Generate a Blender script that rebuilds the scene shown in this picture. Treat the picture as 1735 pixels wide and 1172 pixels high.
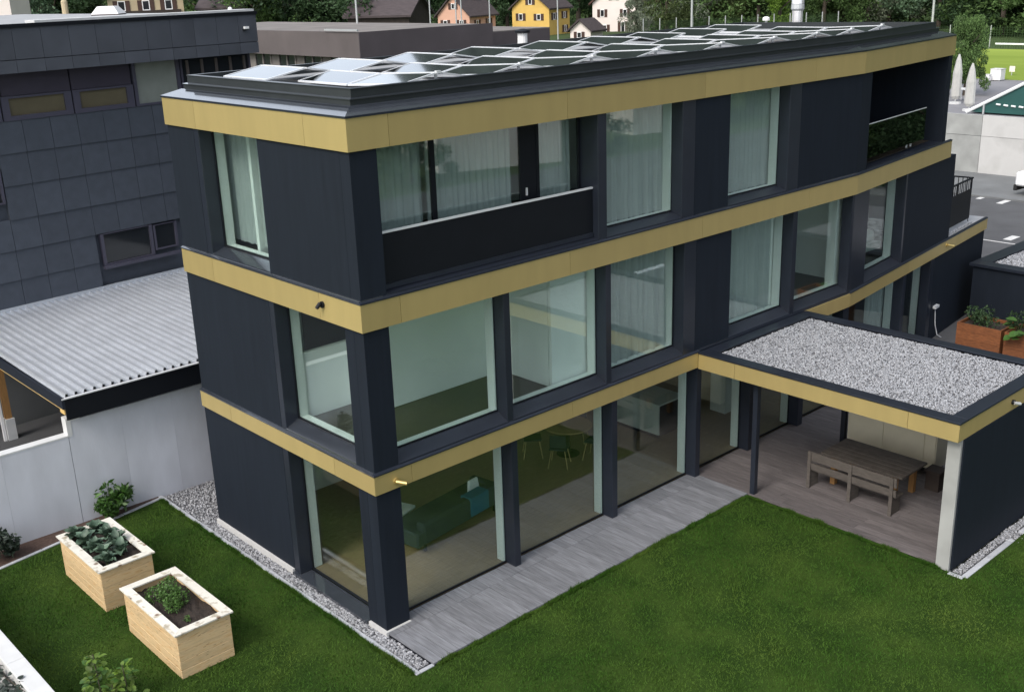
import bpy, bmesh, math, random
import numpy as np
from mathutils import Vector, Matrix
random.seed(7); rng = np.random.default_rng(7)
S = bpy.context.scene; COL = S.collection; PI = math.pi
for o in list(bpy.data.objects): bpy.data.objects.remove(o)

# ------------------------------------------------------------------ camera, sky, sun, exposure
YAW, PITCH, ROLL = math.radians(48.01977), math.radians(18.55991), math.radians(-2.00508)
CAM = Vector((-9.84948, -14.67594, 11.31052)); FPX = 1858.02
FW = Vector((math.cos(YAW)*math.cos(PITCH), math.sin(YAW)*math.cos(PITCH), -math.sin(PITCH)))
R_ = FW.cross(Vector((0, 0, 1))).normalized(); U_ = R_.cross(FW)
RR = math.cos(ROLL)*R_ + math.sin(ROLL)*U_; UU = -math.sin(ROLL)*R_ + math.cos(ROLL)*U_
cd = bpy.data.cameras.new('camera'); cam = bpy.data.objects.new('camera', cd); COL.objects.link(cam)
cd.sensor_width = 36; cd.lens = FPX*36/1735; cd.clip_start = .1; cd.clip_end = 4000
cam.matrix_world = Matrix(((RR.x, UU.x, -FW.x, CAM.x), (RR.y, UU.y, -FW.y, CAM.y), (RR.z, UU.z, -FW.z, CAM.z), (0, 0, 0, 1)))
S.camera = cam
SUN_EL, SUN_AZ = math.radians(46), math.radians(188)      # azimuth counted from +X towards +Y: light comes from the left
W = bpy.data.worlds.new('World'); S.world = W; W.use_nodes = True
nt = W.node_tree; bg = nt.nodes['Background']; sky = nt.nodes.new('ShaderNodeTexSky'); sky.sky_type = 'NISHITA'
sky.sun_disc = False; sky.sun_elevation = SUN_EL; sky.sun_rotation = PI/2 - SUN_AZ
sky.air_density = 1.0; sky.dust_density = 4.0; sky.ozone_density = 1.0
veil = nt.nodes.new('ShaderNodeMix'); veil.data_type = 'RGBA'; veil.inputs[0].default_value = .55; veil.inputs[7].default_value = (5.6, 5.8, 6.1, 1)   # even white overcast over the blue
nt.links.new(sky.outputs[0], veil.inputs[6]); nt.links.new(veil.outputs[2], bg.inputs[0]); bg.inputs[1].default_value = .15
sl = bpy.data.lights.new('sun', 'SUN'); sl.energy = 1.2; sl.angle = math.radians(22); sl.color = (1, .96, .9)
so = bpy.data.objects.new('sun', sl); COL.objects.link(so)
sd = Vector((math.cos(SUN_AZ)*math.cos(SUN_EL), math.sin(SUN_AZ)*math.cos(SUN_EL), math.sin(SUN_EL)))
so.rotation_euler = sd.to_track_quat('Z', 'Y').to_euler(); so.location = (-30, 0, 40)
S.view_settings.view_transform = 'Standard'; S.view_settings.look = 'None'
S.view_settings.exposure = 0.85; S.view_settings.gamma = 1.0; S.view_settings.use_curve_mapping = False
S.render.engine = 'CYCLES'

# ------------------------------------------------------------------ materials
MATS = {}
def mat(name, col, rough=.6, metal=0., noise=0., nscale=3., bump=0., bscale=40., island=0., objrand=0., spec=.5, col2=None, stretch=None, detail=4., nrange=(.35, .65), transl=0., coat=0., knots=0.):
    m = bpy.data.materials.new(name); m.use_nodes = True; t = m.node_tree; N = t.nodes; L = t.links
    b = N['Principled BSDF']; b.inputs['Coat Weight'].default_value = coat; b.inputs['Coat Roughness'].default_value = .04; b.inputs['Roughness'].default_value = rough; b.inputs['Metallic'].default_value = metal
    b.inputs['Specular IOR Level'].default_value = spec
    tc = N.new('ShaderNodeTexCoord'); vec = tc.outputs['Object']
    if stretch:
        mp = N.new('ShaderNodeMapping'); mp.inputs['Scale'].default_value = stretch; L.new(vec, mp.inputs[0]); vec = mp.outputs[0]
    if objrand:
        oi = N.new('ShaderNodeObjectInfo'); av = N.new('ShaderNodeVectorMath'); av.operation = 'MULTIPLY_ADD'
        cx = N.new('ShaderNodeCombineXYZ')
        for i in range(3): L.new(oi.outputs['Random'], cx.inputs[i])
        L.new(cx.outputs[0], av.inputs[0]); av.inputs[1].default_value = (37, 51, 23); L.new(vec, av.inputs[2]); vec = av.outputs[0]
    c = N.new('ShaderNodeRGB'); c.outputs[0].default_value = (*col, 1); cur = c.outputs[0]
    def mul(fac, amt, lo=-1, hi=1):
        nonlocal cur
        mr = N.new('ShaderNodeMapRange'); L.new(fac, mr.inputs[0]); mr.inputs[3].default_value = 1-amt; mr.inputs[4].default_value = 1+amt
        if lo >= 0: mr.inputs[1].default_value = lo; mr.inputs[2].default_value = hi
        vm = N.new('ShaderNodeVectorMath'); vm.operation = 'SCALE'; L.new(cur, vm.inputs[0]); L.new(mr.outputs[0], vm.inputs[3]); cur = vm.outputs[0]
    if noise or col2:
        nz = N.new('ShaderNodeTexNoise'); nz.inputs['Scale'].default_value = nscale; nz.inputs['Detail'].default_value = detail; L.new(vec, nz.inputs[0])
        if col2:
            mr = N.new('ShaderNodeMapRange'); L.new(nz.outputs[0], mr.inputs[0]); mr.inputs[1].default_value, mr.inputs[2].default_value = nrange
            mx = N.new('ShaderNodeMix'); mx.data_type = 'RGBA'; L.new(mr.outputs[0], mx.inputs[0]); L.new(cur, mx.inputs[6]); mx.inputs[7].default_value = (*col2, 1); cur = mx.outputs[2]
        if noise: mul(nz.outputs[0], noise, .25, .75)
    if knots:
        vo = N.new('ShaderNodeTexVoronoi'); vo.inputs['Scale'].default_value = knots; L.new(vec, vo.inputs[0])
        mr = N.new('ShaderNodeMapRange'); L.new(vo.outputs['Distance'], mr.inputs[0]); mr.inputs[1].default_value = .1; mr.inputs[2].default_value = .2; mr.inputs[3].default_value = .85; mr.inputs[4].default_value = 0
        mx = N.new('ShaderNodeMix'); mx.data_type = 'RGBA'; L.new(mr.outputs[0], mx.inputs[0]); L.new(cur, mx.inputs[6]); mx.inputs[7].default_value = (.13, .06, .025, 1); cur = mx.outputs[2]
    if island:
        g = N.new('ShaderNodeNewGeometry'); mul(g.outputs['Random Per Island'], island, 0, 1)
    if objrand: mul(oi.outputs['Random'], objrand, 0, 1)
    L.new(cur, b.inputs['Base Color'])
    if bump:
        n2 = N.new('ShaderNodeTexNoise'); n2.inputs['Scale'].default_value = bscale; n2.inputs['Detail'].default_value = 6; L.new(vec, n2.inputs[0])
        bp = N.new('ShaderNodeBump'); bp.inputs['Strength'].default_value = bump; bp.inputs['Distance'].default_value = .02
        L.new(n2.outputs[0], bp.inputs['Height']); L.new(bp.outputs[0], b.inputs['Normal'])
    if transl:
        tr = N.new('ShaderNodeBsdfTranslucent'); L.new(cur, tr.inputs[0]); ms = N.new('ShaderNodeMixShader'); ms.inputs[0].default_value = transl
        L.new(b.outputs[0], ms.inputs[1]); L.new(tr.outputs[0], ms.inputs[2]); L.new(ms.outputs[0], N['Material Output'].inputs[0])
    MATS[name] = m; return m
def glass(name, tint, boost):
    m = bpy.data.materials.new(name); m.use_nodes = True; t = m.node_tree; N = t.nodes; L = t.links
    N.remove(N['Principled BSDF'])
    tr = N.new('ShaderNodeBsdfTransparent'); tr.inputs[0].default_value = (*tint, 1)
    gl = N.new('ShaderNodeBsdfGlossy'); gl.inputs['Roughness'].default_value = .012; gl.inputs[0].default_value = (.95, 1, .98, 1)
    lw = N.new('ShaderNodeLayerWeight'); lw.inputs[0].default_value = .5              # facing term: the same from both sides of the pane
    pw = N.new('ShaderNodeMath'); pw.operation = 'POWER'; L.new(lw.outputs['Facing'], pw.inputs[0]); pw.inputs[1].default_value = 5
    mu = N.new('ShaderNodeMath'); mu.operation = 'MULTIPLY_ADD'; mu.use_clamp = True; L.new(pw.outputs[0], mu.inputs[0]); mu.inputs[1].default_value = .9; mu.inputs[2].default_value = .045*boost
    ms = N.new('ShaderNodeMixShader'); L.new(mu.outputs[0], ms.inputs[0]); L.new(tr.outputs[0], ms.inputs[1]); L.new(gl.outputs[0], ms.inputs[2])
    L.new(ms.outputs[0], N['Material Output'].inputs[0]); MATS[name] = m; return m
glass('glass', (.885, .945, .935), 2.5)
glass('dark_glass', (.2, .22, .22), .5)
mat('gold', (.455, .355, .148), .42, .35, noise=.05, nscale=1.3, stretch=(2.5, 2.5, .5), bump=.04, bscale=300, objrand=.06, detail=7)
mat('cladding', (.011, .0153, .0232), .66, noise=.13, nscale=1.5, stretch=(6, 6, .5), bump=.03, bscale=120, objrand=.05, spec=.16)
mat('dark_metal', (.02, .025, .037), .3, .2, noise=.1, nscale=2.5, objrand=.06)
mat('flashing', (.03, .035, .044), .16, 0, noise=.16, nscale=4, objrand=.08, spec=.9, coat=1.)
mat('black', (.007, .0085, .012), .5, noise=.1, spec=.22)
mat('parapet', (.026, .031, .034), .35, .2, noise=.12, nscale=3)
mat('plaster', (.82, .83, .8), .8, noise=.03, nscale=2)
mat('floor_dark', (.045, .036, .024), .45, noise=.2, nscale=3, stretch=(1, 9, 1))
mat('wood_floor', (.27, .185, .1), .45, noise=.2, nscale=3, stretch=(1, 9, 1))
mat('curtain', (.56, .585, .58), .9, noise=.05, transl=.35)
mat('concrete', (.53, .55, .6), .85, noise=.13, nscale=1.0, stretch=(1.6, 1.6, .6), bump=.12, bscale=18, objrand=.05, detail=8)
mat('concrete_edge', (.56, .57, .57), .8, noise=.08, nscale=3)
mat('white_concrete', (.5, .5, .49), .8, col2=(.36, .36, .35), nscale=.7, nrange=(.5, .75), noise=.08, bump=.1, bscale=10, detail=8)
mat('old_concrete', (.31, .32, .31), .9, noise=.22, nscale=1.2, bump=.15, bscale=10, detail=9)
mat('white_render', (.5, .5, .49), .85, noise=.05, nscale=3, bump=.1, bscale=60)
mat('kerb', (.38, .395, .42), .85, noise=.15, nscale=8, bump=.15, bscale=60, objrand=.07)
mat('deck', (.16, .165, .18), .7, noise=.34, nscale=2.2, stretch=(14, 1.2, 1), bump=.12, bscale=30, objrand=.14, detail=7)
mat('deck_brown', (.125, .112, .113), .68, noise=.36, nscale=2.2, stretch=(14, 1.2, 1), bump=.12, bscale=30, objrand=.14, detail=7)
mat('old_timber', (.085, .074, .065), .75, noise=.3, nscale=3, stretch=(2, 2, 12), bump=.2, bscale=25, objrand=.12)
mat('spruce', (.64, .47, .26), .6, noise=.2, nscale=2.5, stretch=(1.6, 1.6, 11), bump=.1, bscale=30, objrand=.07, col2=(.47, .3, .14), nrange=(.5, .7), knots=3.2)
mat('cap_board', (.66, .64, .57), .65, noise=.12, nscale=5, objrand=.07, col2=(.33, .29, .22), nrange=(.56, .68), bump=.2, bscale=25, knots=3.5)
mat('beam_wood', (.66, .45, .17), .6, noise=.12, nscale=4, stretch=(6, 1, 6))
mat('post_wood', (.3, .16, .055), .6, noise=.2, nscale=4, stretch=(6, 6, 1))
mat('rust_wood', (.18, .062, .02), .65, noise=.35, nscale=4, stretch=(2, 2, 7), objrand=.1, bump=.15)
mat('soil', (.028, .02, .016), .95, noise=.4, nscale=14, bump=.8, bscale=45)
mat('mulch', (.07, .042, .032), .95, noise=.35, nscale=18, bump=.8, bscale=60)
mat('lawn', (.02, .045, .007), .9, noise=.25, nscale=1.2, bump=.5, bscale=120, col2=(.03, .055, .009), spec=.1)
mat('blade', (.035, .088, .011), .75, noise=.16, nscale=.5, island=.11, col2=(.066, .105, .018), nrange=(.42, .75), spec=.1, detail=7)
mat('stone', (.28, .285, .3), .8, island=.5, noise=.1, nscale=30)
mat('pale_stone', (.3, .31, .33), .75, island=.36, noise=.1, nscale=30)
mat('gravel_bed', (.13, .13, .14), .9, noise=.5, nscale=40, bump=.8, bscale=60)
mat('roof_membrane', (.3, .31, .32), .8, noise=.15, nscale=2)
mat('aluminium', (.78, .8, .82), .35, .35, noise=.04)
mat('sheet_metal', (.56, .59, .63), .27, .5, noise=.1, nscale=1.5, detail=6)
mat('pv_glass', (.016, .02, .021), .07, noise=.25, nscale=1.5, stretch=(1, 14, 1), objrand=.1, spec=.8, coat=1.)
mat('asphalt', (.068, .07, .075), .9, noise=.2, nscale=.8, bump=.2, bscale=60, detail=9)
mat('pavement', (.14, .147, .15), .9, noise=.18, nscale=.7, bump=.15, bscale=30, detail=8)
mat('slab_blue', (.17, .19, .23), .7, noise=.15, nscale=2)
mat('terrace_grey', (.2, .2, .215), .85, noise=.12, nscale=1)
mat('road_paint', (.55, .55, .54), .7, noise=.1, nscale=5)
mat('field', (.19, .26, .045), .9, noise=.14, nscale=.12, spec=.1, col2=(.24, .31, .06), nrange=(.45, .6), stretch=(1, .15, 1))
mat('meadow', (.05, .075, .03), .9, noise=.3, nscale=.05, spec=.1)
mat('hill', (.03, .04, .036), .95, noise=.6, nscale=.06, bump=1, bscale=.3, spec=.05)
mat('tarp', (.014, .075, .068), .55, noise=.15, nscale=1)
mat('tarp_white', (.75, .78, .78), .6)
mat('parasol_cloth', (.42, .42, .4), .85, noise=.08)
mat('white_paint', (.8, .8, .8), .45)
mat('steel_pole', (.5, .52, .53), .4, .4)
mat('stainless', (.8, .8, .82), .25, .6, noise=.06)
mat('shingle', (.06, .07, .09), .8, noise=.1, nscale=4, bump=.25, bscale=50, objrand=.07, spec=.3)
mat('fibre_panel', (.066, .073, .09), .7, noise=.15, nscale=1.2, objrand=.07, spec=.3)
mat('violet_panel', (.035, .03, .048), .6, noise=.1, objrand=.05)
mat('violet_frame', (.06, .058, .085), .5, noise=.08)
mat('brown_panel', (.1, .085, .085), .85, noise=.16, nscale=.7, detail=8)
mat('brown_side', (.075, .064, .07), .85, noise=.14, nscale=.7, detail=8)
mat('brown_roof', (.17, .155, .145), .9, noise=.3, nscale=.5)
mat('olive_blind', (.1, .085, .05), .8, noise=.12)
mat('grey_blind', (.2, .22, .2), .7, noise=.1)
mat('pane_dark', (.02, .023, .027), .08, spec=.7)
mat('house_pink', (.62, .37, .27), .9, noise=.06, nscale=.6)
mat('house_yellow', (.66, .44, .12), .9, noise=.06, nscale=.6)
mat('house_white', (.75, .68, .64), .9, noise=.05, nscale=.6)
mat('house_tan', (.45, .37, .24), .9, noise=.1, nscale=.6)
mat('roof_tile', (.055, .043, .045), .85, noise=.3, nscale=1.2, stretch=(1, 1, 6))
mat('roof_red', (.085, .042, .035), .85, noise=.3, nscale=1.2)
mat('shutter', (.06, .03, .022), .7)
mat('barn_wood', (.035, .026, .022), .85, noise=.3, nscale=2)
mat('bark', (.07, .055, .042), .9, noise=.3, nscale=8, bump=.5, bscale=20)
for nm, c in (('leaf_dark', (.046, .085, .036)), ('leaf_mid', (.088, .15, .048)), ('leaf_light', (.12, .2, .032)), ('leaf_blue', (.08, .13, .075)), ('leaf_olive', (.1, .135, .05)), ('leaf_grey', (.17, .2, .14))):
    mat(nm, c, .6, island=.5, objrand=.15, noise=.25, nscale=.5, transl=.25, spec=.2)
mat('leaf_bush', (.05, .12, .02), .5, island=.5, transl=.25)
mat('leaf_dusky', (.028, .045, .03), .5, island=.5, transl=.2)
mat('leaf_cabbage', (.085, .14, .095), .5, noise=.3, nscale=6, objrand=.35, transl=.15)
mat('leaf_herb', (.07, .15, .03), .55, island=.5, transl=.3)
mat('leaf_young', (.12, .2, .03), .5, noise=.2, nscale=9, objrand=.45, transl=.3)
mat('leaf_ivy', (.028, .042, .032), .45, objrand=.4)
mat('stem', (.06, .09, .03), .7)
mat('sofa', (.03, .042, .044), .9, noise=.15)
mat('throw', (.02, .13, .2), .9)
mat('chair_wood', (.45, .32, .15), .6)
mat('kitchen_front', (.62, .66, .62), .5)
mat('cream', (.62, .59, .46), .6, noise=.05)
mat('bed_linen', (.75, .76, .74), .9, noise=.06, bump=.3, bscale=5)
mat('brass', (.55, .42, .16), .35, .6)
mat('rubber', (.012, .012, .012), .8)

# ------------------------------------------------------------------ builders
OFF = {}
class MB:
    def __init__(s, f=None): s.v = []; s.fc = []; s.f = f
    def P(s, *pts):
        i0 = len(s.v)
        for p in pts: s.v.append(tuple(s.f(*p)) if s.f else tuple(p))
        return list(range(i0, i0+len(pts)))
    def face(s, *pts): s.fc.append(s.P(*pts)); return s
    def hexa(s, b, t):
        i = s.P(*b, *t); n = len(b)
        s.fc.append([i[k] for k in range(n-1, -1, -1)]); s.fc.append([i[n+k] for k in range(n)])
        for k in range(n): j = (k+1) % n; s.fc.append([i[k], i[j], i[n+j], i[n+k]])
        return s
    def box(s, x0, x1, y0, y1, z0, z1):
        x0, x1 = min(x0, x1), max(x0, x1); y0, y1 = min(y0, y1), max(y0, y1); z0, z1 = min(z0, z1), max(z0, z1)
        return s.hexa([(x0, y0, z0), (x1, y0, z0), (x1, y1, z0), (x0, y1, z0)], [(x0, y0, z1), (x1, y0, z1), (x1, y1, z1), (x0, y1, z1)])
    def prism(s, poly, z0, z1): return s.hexa([(x, y, z0) for x, y in poly], [(x, y, z1) for x, y in poly])
    def tube(s, p, q, r, n=8, r2=None):
        p = Vector(p); q = Vector(q); d = (q-p).normalized(); a = d.orthogonal().normalized(); b = d.cross(a); r2 = r if r2 is None else r2
        ring = lambda c, rr: [tuple(c + rr*(math.cos(2*PI*k/n)*a + math.sin(2*PI*k/n)*b)) for k in range(n)]
        return s.hexa(ring(p, r), ring(q, r2))
    def lathe(s, c, prof, n=12):
        rings = [s.P(*[(c[0]+r*math.cos(2*PI*k/n), c[1]+r*math.sin(2*PI*k/n), c[2]+z) for k in range(n)]) for r, z in prof]
        for a, b in zip(rings, rings[1:]):
            for k in range(n): j = (k+1) % n; s.fc.append([a[k], a[j], b[j], b[k]])
        s.fc.append(rings[0][::-1]); s.fc.append(rings[-1]); return s
    def mesh(s, name, m, off=(0, 0, 0), bevel=0., smooth=False):
        me = bpy.data.meshes.new(name)
        me.from_pydata([(v[0]-off[0], v[1]-off[1], v[2]-off[2]) for v in s.v], [], s.fc); me.materials.append(MATS[m])
        bm = bmesh.new(); bm.from_mesh(me); bmesh.ops.recalc_face_normals(bm, faces=bm.faces)
        if bevel: bmesh.ops.bevel(bm, geom=list(bm.edges), offset=bevel, segments=1, affect='EDGES', clamp_overlap=True)
        bm.to_mesh(me); bm.free()
        if smooth: me.polygons.foreach_set('use_smooth', [True]*len(me.polygons))
        return me
    def build(s, name, m, parent=None, bevel=0., smooth=False):
        if parent is None:
            a = np.array(s.v); off = ((a[:, 0].min()+a[:, 0].max())/2, (a[:, 1].min()+a[:, 1].max())/2, a[:, 2].min())
            o = bpy.data.objects.new(name, s.mesh(name, m, off, bevel, smooth)); o.location = off; OFF[o] = off
        else:
            a = np.array(s.v); po = OFF[parent]; c = tuple((a.min(0)+a.max(0))/2)
            o = bpy.data.objects.new(name, s.mesh(name, m, c, bevel, smooth)); o.parent = parent
            o.location = (c[0]-po[0], c[1]-po[1], c[2]-po[2]); OFF[o] = c
        COL.objects.link(o); return o
def B(name, m, parent, x0, x1, y0, y1, z0, z1, f=None, bevel=0.): return MB(f).box(x0, x1, y0, y1, z0, z1).build(name, m, parent, bevel)
def tag(o, label=None, cat=None, group=None, kind=None):
    if label: o['label'] = label
    if cat: o['category'] = cat
    if group: o['group'] = group
    if kind: o['kind'] = kind
    return o
def thing(name, label, cat, loc=(0, 0, 0), group=None):
    o = bpy.data.objects.new(name, None); o.empty_display_size = .2; COL.objects.link(o); o.location = loc; OFF[o] = tuple(loc)
    return tag(o, label, cat, group)
def struct(o): o['kind'] = 'structure'; return o
def inst(name, me, parent, loc, rot=(0, 0, 0), sc=(1, 1, 1)):          # a piece that shares its mesh
    o = bpy.data.objects.new(name, me); COL.objects.link(o)
    if parent: po = OFF[parent]; o.parent = parent; o.location = (loc[0]-po[0], loc[1]-po[1], loc[2]-po[2])
    else: o.location = loc
    o.rotation_euler = rot; o.scale = sc; OFF[o] = tuple(loc); return o
def npmesh(name, V, F, m, smooth=False):                               # V (n,3), F (k,3|4) numpy
    me = bpy.data.meshes.new(name); V = np.asarray(V, np.float32); F = np.asarray(F, np.int32); k, c = F.shape
    me.vertices.add(len(V)); me.vertices.foreach_set('co', V.ravel()); me.loops.add(k*c); me.loops.foreach_set('vertex_index', F.ravel())
    me.polygons.add(k); me.polygons.foreach_set('loop_start', np.arange(0, k*c, c, dtype=np.int32))
    me.update(calc_edges=True); me.materials.append(MATS[m])
    if smooth: me.polygons.foreach_set('use_smooth', [True]*k)
    return me
def frame(o, deg):
    a = math.radians(deg); c, s = math.cos(a), math.sin(a)
    return lambda u, v, z: (o[0]+u*c-v*s, o[1]+u*s+v*c, z)
def at(px, dist, py=35):                                               # where a line of sight passes at a given distance
    d = FW + RR*((px-867.5)/FPX) - UU*((py-586)/FPX); h = math.hypot(d.x, d.y); return CAM.x+d.x/h*dist, CAM.y+d.y/h*dist

# ------------------------------------------------------------------ terrain, roads, lawns
def smooth(t): t = np.clip(t, 0, 1); return t*t*(3-2*t)
def hgt(x, y):
    r = np.hypot(x-2, y-2); return -.3 + 2.3*smooth((r-70)/70)
gx = np.concatenate([np.linspace(-400, -60, 10), np.linspace(-50, 260, 63), np.linspace(300, 1500, 12)])
gy = np.concatenate([np.linspace(-700, -60, 12), np.linspace(-50, 260, 63), np.linspace(300, 1300, 12)])
X, Y = np.meshgrid(gx, gy, indexing='ij'); nx, ny = X.shape; idx = np.arange(nx*ny).reshape(nx, ny)
Fq = np.stack([idx[:-1, :-1], idx[1:, :-1], idx[1:, 1:], idx[:-1, 1:]], -1).reshape(-1, 4)
g = inst('ground', npmesh('ground', np.stack([X, Y, hgt(X, Y)], -1).reshape(-1, 3), Fq, 'meadow', True), None, (0, 0, 0)); struct(g)
# forested hillside that closes the valley behind the village, lower to the left
az = np.radians(np.linspace(-75, 125, 90)); rad = np.linspace(300, 900, 26); A, Rr = np.meshgrid(az, rad, indexing='ij')
deg = np.degrees(A); top = 60 + 620*smooth((60-deg)/14) + 18*np.sin(A*23) + 12*np.sin(A*51+1)
hz = 1.5 + top*smooth((Rr-300)/600) + 6*np.sin(A*140+Rr*.05) * smooth((Rr-300)/60)
V = np.stack([Rr*np.cos(A), Rr*np.sin(A), hz], -1).reshape(-1, 3); na, nr = A.shape; idx = np.arange(na*nr).reshape(na, nr)
Fq = np.stack([idx[:-1, :-1], idx[1:, :-1], idx[1:, 1:], idx[:-1, 1:]], -1).reshape(-1, 4)
struct(inst('wooded_hill', npmesh('wooded_hill', V, Fq, 'hill', True), None, (0, 0, 0)))
def slab(name, m, poly, z0, z1): return struct(MB().prism(poly, z0, z1).build(name, m))
slab('lawn', 'lawn', [(-5.42, -16), (17.5, -16), (17.5, -6.55), (9.2, -6.55), (9.2, -1.36), (-.36, -1.36), (-.36, 8.5), (-4.3, 7.82), (-5.42, 7.64)], -.28, -.11)
slab('road', 'asphalt', [(-15, -60), (-6.9, -60), (-6.9, 60), (-15, 60)], -.29, -.2)
for k in range(9): struct(B('road_marking', 'road_paint', None, -11.05, -10.93, -38+k*9, -33+k*9, -.198, -.194))
slab('side_road', 'asphalt', [(-6.8, -34), (90, -34), (90, -19), (-6.8, -19)], -.29, -.2); slab('shrub_bed', 'hill', [(17.6, -18.9), (44, -18.9), (44, -7.2), (17.6, -7.2)], -.29, -.05)
slab('verge', 'field', [(-60, -60), (-15.1, -60), (-15.1, 60), (-60, 60)], -.29, -.16)
slab('carport_yard', 'asphalt', [(-6.6, 8.9), (1.6, 8.9), (1.6, 16.1), (-6.6, 15.4)], -.28, -.1)
slab('parking_lot', 'asphalt', [(22.2, -7.1), (44.6, -7.1), (44.6, 30), (24, 30), (22.2, 8.9)], -.26, -.02)
slab('pavement', 'pavement', [(44.6, -22), (50.68, -22), (50.68, 30), (44.6, 30)], -.26, .06)
slab('side_path', 'slab_blue', [(17.52, -6), (24.2, -6), (24.2, 1.2), (22.2, .85), (17.52, .2)], -.26, -.06)
for x, y, w, d in ((36.5, 5.0, .9, .35), (44.1, 9.9, .8, .25), (43.6, 8.6, 1.2, .3), (31.5, 4.2, .9, .3)):
    struct(B('parking_mark', 'road_paint', None, x, x+w, y-d/2, y+d/2, -.018, -.012))
struct(B('road_marking', 'road_paint', None, 35.9, 36.0, -9, 7, -.018, -.013))
slab('raised_terrace', 'terrace_grey', [(50.95, -1), (70.3, -1), (70.3, 40), (50.95, 40)], -.26, 3.2)
slab('sports_field', 'field', [(70.3, -1), (98, -1), (98, 45), (70.3, 60)], -.26, 3.24)
slab('soil_bed', 'mulch', [(-5.4, 7.8), (-4.3, 7.92), (-.36, 8.52), (-.36, 8.64), (-5.4, 8.64)], -.28, -.1)
slab('gravel_base', 'gravel_bed', [(-.27, -1.27), (.3, -1.27), (.3, 6.3), (1.8, 6.3), (1.8, 8.64), (-.27, 8.64)], -.28, -.16)
slab('gravel_base', 'gravel_bed', [(9.25, -6.44), (17.4, -6.44), (17.4, -6.2), (9.25, -6.2)], -.28, -.16)

def stones(name, m, pts, r, z, label=None):
    """pebbles as one mesh: squashed, randomly turned octahedra"""
    n = len(pts); base = np.array([(1, 0, 0), (-1, 0, 0), (0, 1, 0), (0, -1, 0), (0, 0, 1), (0, 0, -1)], float)
    f = np.array([(0, 2, 4), (2, 1, 4), (1, 3, 4), (3, 0, 4), (2, 0, 5), (1, 2, 5), (3, 1, 5), (0, 3, 5)])
    sc = r*rng.uniform(.55, 1.35, (n, 1))*rng.uniform(.55, 1.2, (n, 3)); a = rng.uniform(0, 2*PI, n); t = rng.uniform(-.7, .7, n)
    v = base[None]*sc[:, None, :]
    x = v[..., 0]*np.cos(t)[:, None] - v[..., 2]*np.sin(t)[:, None]; zz = v[..., 0]*np.sin(t)[:, None] + v[..., 2]*np.cos(t)[:, None]*.75; y = v[..., 1]
    X2 = x*np.cos(a)[:, None]-y*np.sin(a)[:, None]; Y2 = x*np.sin(a)[:, None]+y*np.cos(a)[:, None]
    V = np.stack([X2+pts[:, :1], Y2+pts[:, 1:2], zz+z+rng.uniform(0, .6*r, (n, 1))], -1).reshape(-1, 3)
    F = (f[None]+6*np.arange(n)[:, None, None]).reshape(-1, 3)
    o = inst(name, npmesh(name, V, F, m), None, (0, 0, 0)); return tag(o, label, 'gravel', None, 'stuff')
def rect_pts(x0, x1, y0, y1, dens):
    n = int((x1-x0)*(y1-y0)*dens); return np.stack([rng.uniform(x0, x1, n), rng.uniform(y0, y1, n)], -1)
p = np.concatenate([rect_pts(-.24, .04, -1.2, 6.4, 1500), rect_pts(-.22, 1.7, 6.45, 8.6, 700)])
stones('gravel', 'stone', p, .03, -.15, 'grey gravel strip between the white kerb and the short dark house wall')
q = rng.normal(0, .17, (260, 2)) + (11.5, -6.42)
p = np.concatenate([rect_pts(9.3, 15, -6.38, -6.22, 1600), q])
stones('gravel', 'stone', p, .03, -.14, 'gravel strip along the dark canopy wall with a heap spilling over the kerb')

# grass blades over the visible lawn
def inlawn(x, y):
    a = (x > -5.38) & (x < -.43) & (y < 7.72+.17*(x+4.3)) & (y > -1.5)
    b = (y < -1.40) & (x > -5.38) & ((x < 9.2) | (y < -6.62)) & (x < 16)
    return (a | b) & (x+y*1.0 > -4.6)
n = 560000; bx = rng.uniform(-5.4, 16, n); by = rng.uniform(-11, 8.6, n); k = inlawn(bx, by); bx, by = bx[k], by[k]
for x0, x1, y0, y1 in ((-3.36, -2.3, 4.58, 6.6), (-3.32, -2.3, 1.48, 3.63)):
    k = ~((bx > x0) & (bx < x1) & (by > y0) & (by < y1)); bx, by = bx[k], by[k]
ne = 16000; t_ = rng.random(ne)
ex = np.concatenate([rng.uniform(.1, 9.2, ne), 9.2-rng.random(ne)*.06, rng.uniform(-.43, -.37, ne)]); ey = np.concatenate([-1.345-rng.random(ne)*.07, rng.uniform(-6.0, -1.35, ne), rng.uniform(-1.3, 8.4, ne)])
edge = np.concatenate([np.zeros(len(bx)), np.ones(len(ex))]); bx = np.concatenate([bx, ex]); by = np.concatenate([by, ey])
n = len(bx); h = rng.uniform(.018, .045, n)*(1+.25*np.sin(bx*1.7+by*.6)*np.sin(by*1.3))*(1+.16*np.sign(np.sin((bx*.8-by*.6)*PI/.55)))*np.where(rng.random(n) < .004, 1.8, 1)*(1+edge*rng.uniform(.2, 1.3, n)*(np.sin(bx*5.1+by*3.7)*np.sin(bx*2.3-by*4.1) > -.25)); a = rng.uniform(0, 2*PI, n); w = rng.uniform(.005, .011, n)
lx = rng.normal(0, .028, n); ly = rng.normal(0, .028, n)
V = np.stack([np.stack([bx-w*np.cos(a), by-w*np.sin(a), np.full(n, -.113)], -1), np.stack([bx+w*np.cos(a), by+w*np.sin(a), np.full(n, -.113)], -1), np.stack([bx+lx, by+ly, -.111+h], -1)], 1).reshape(-1, 3)
tag(inst('grass', npmesh('grass', V, np.arange(3*n).reshape(n, 3), 'blade'), None, (0, 0, 0)), 'short green grass of the garden lawn', 'grass', None, 'stuff')

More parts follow.
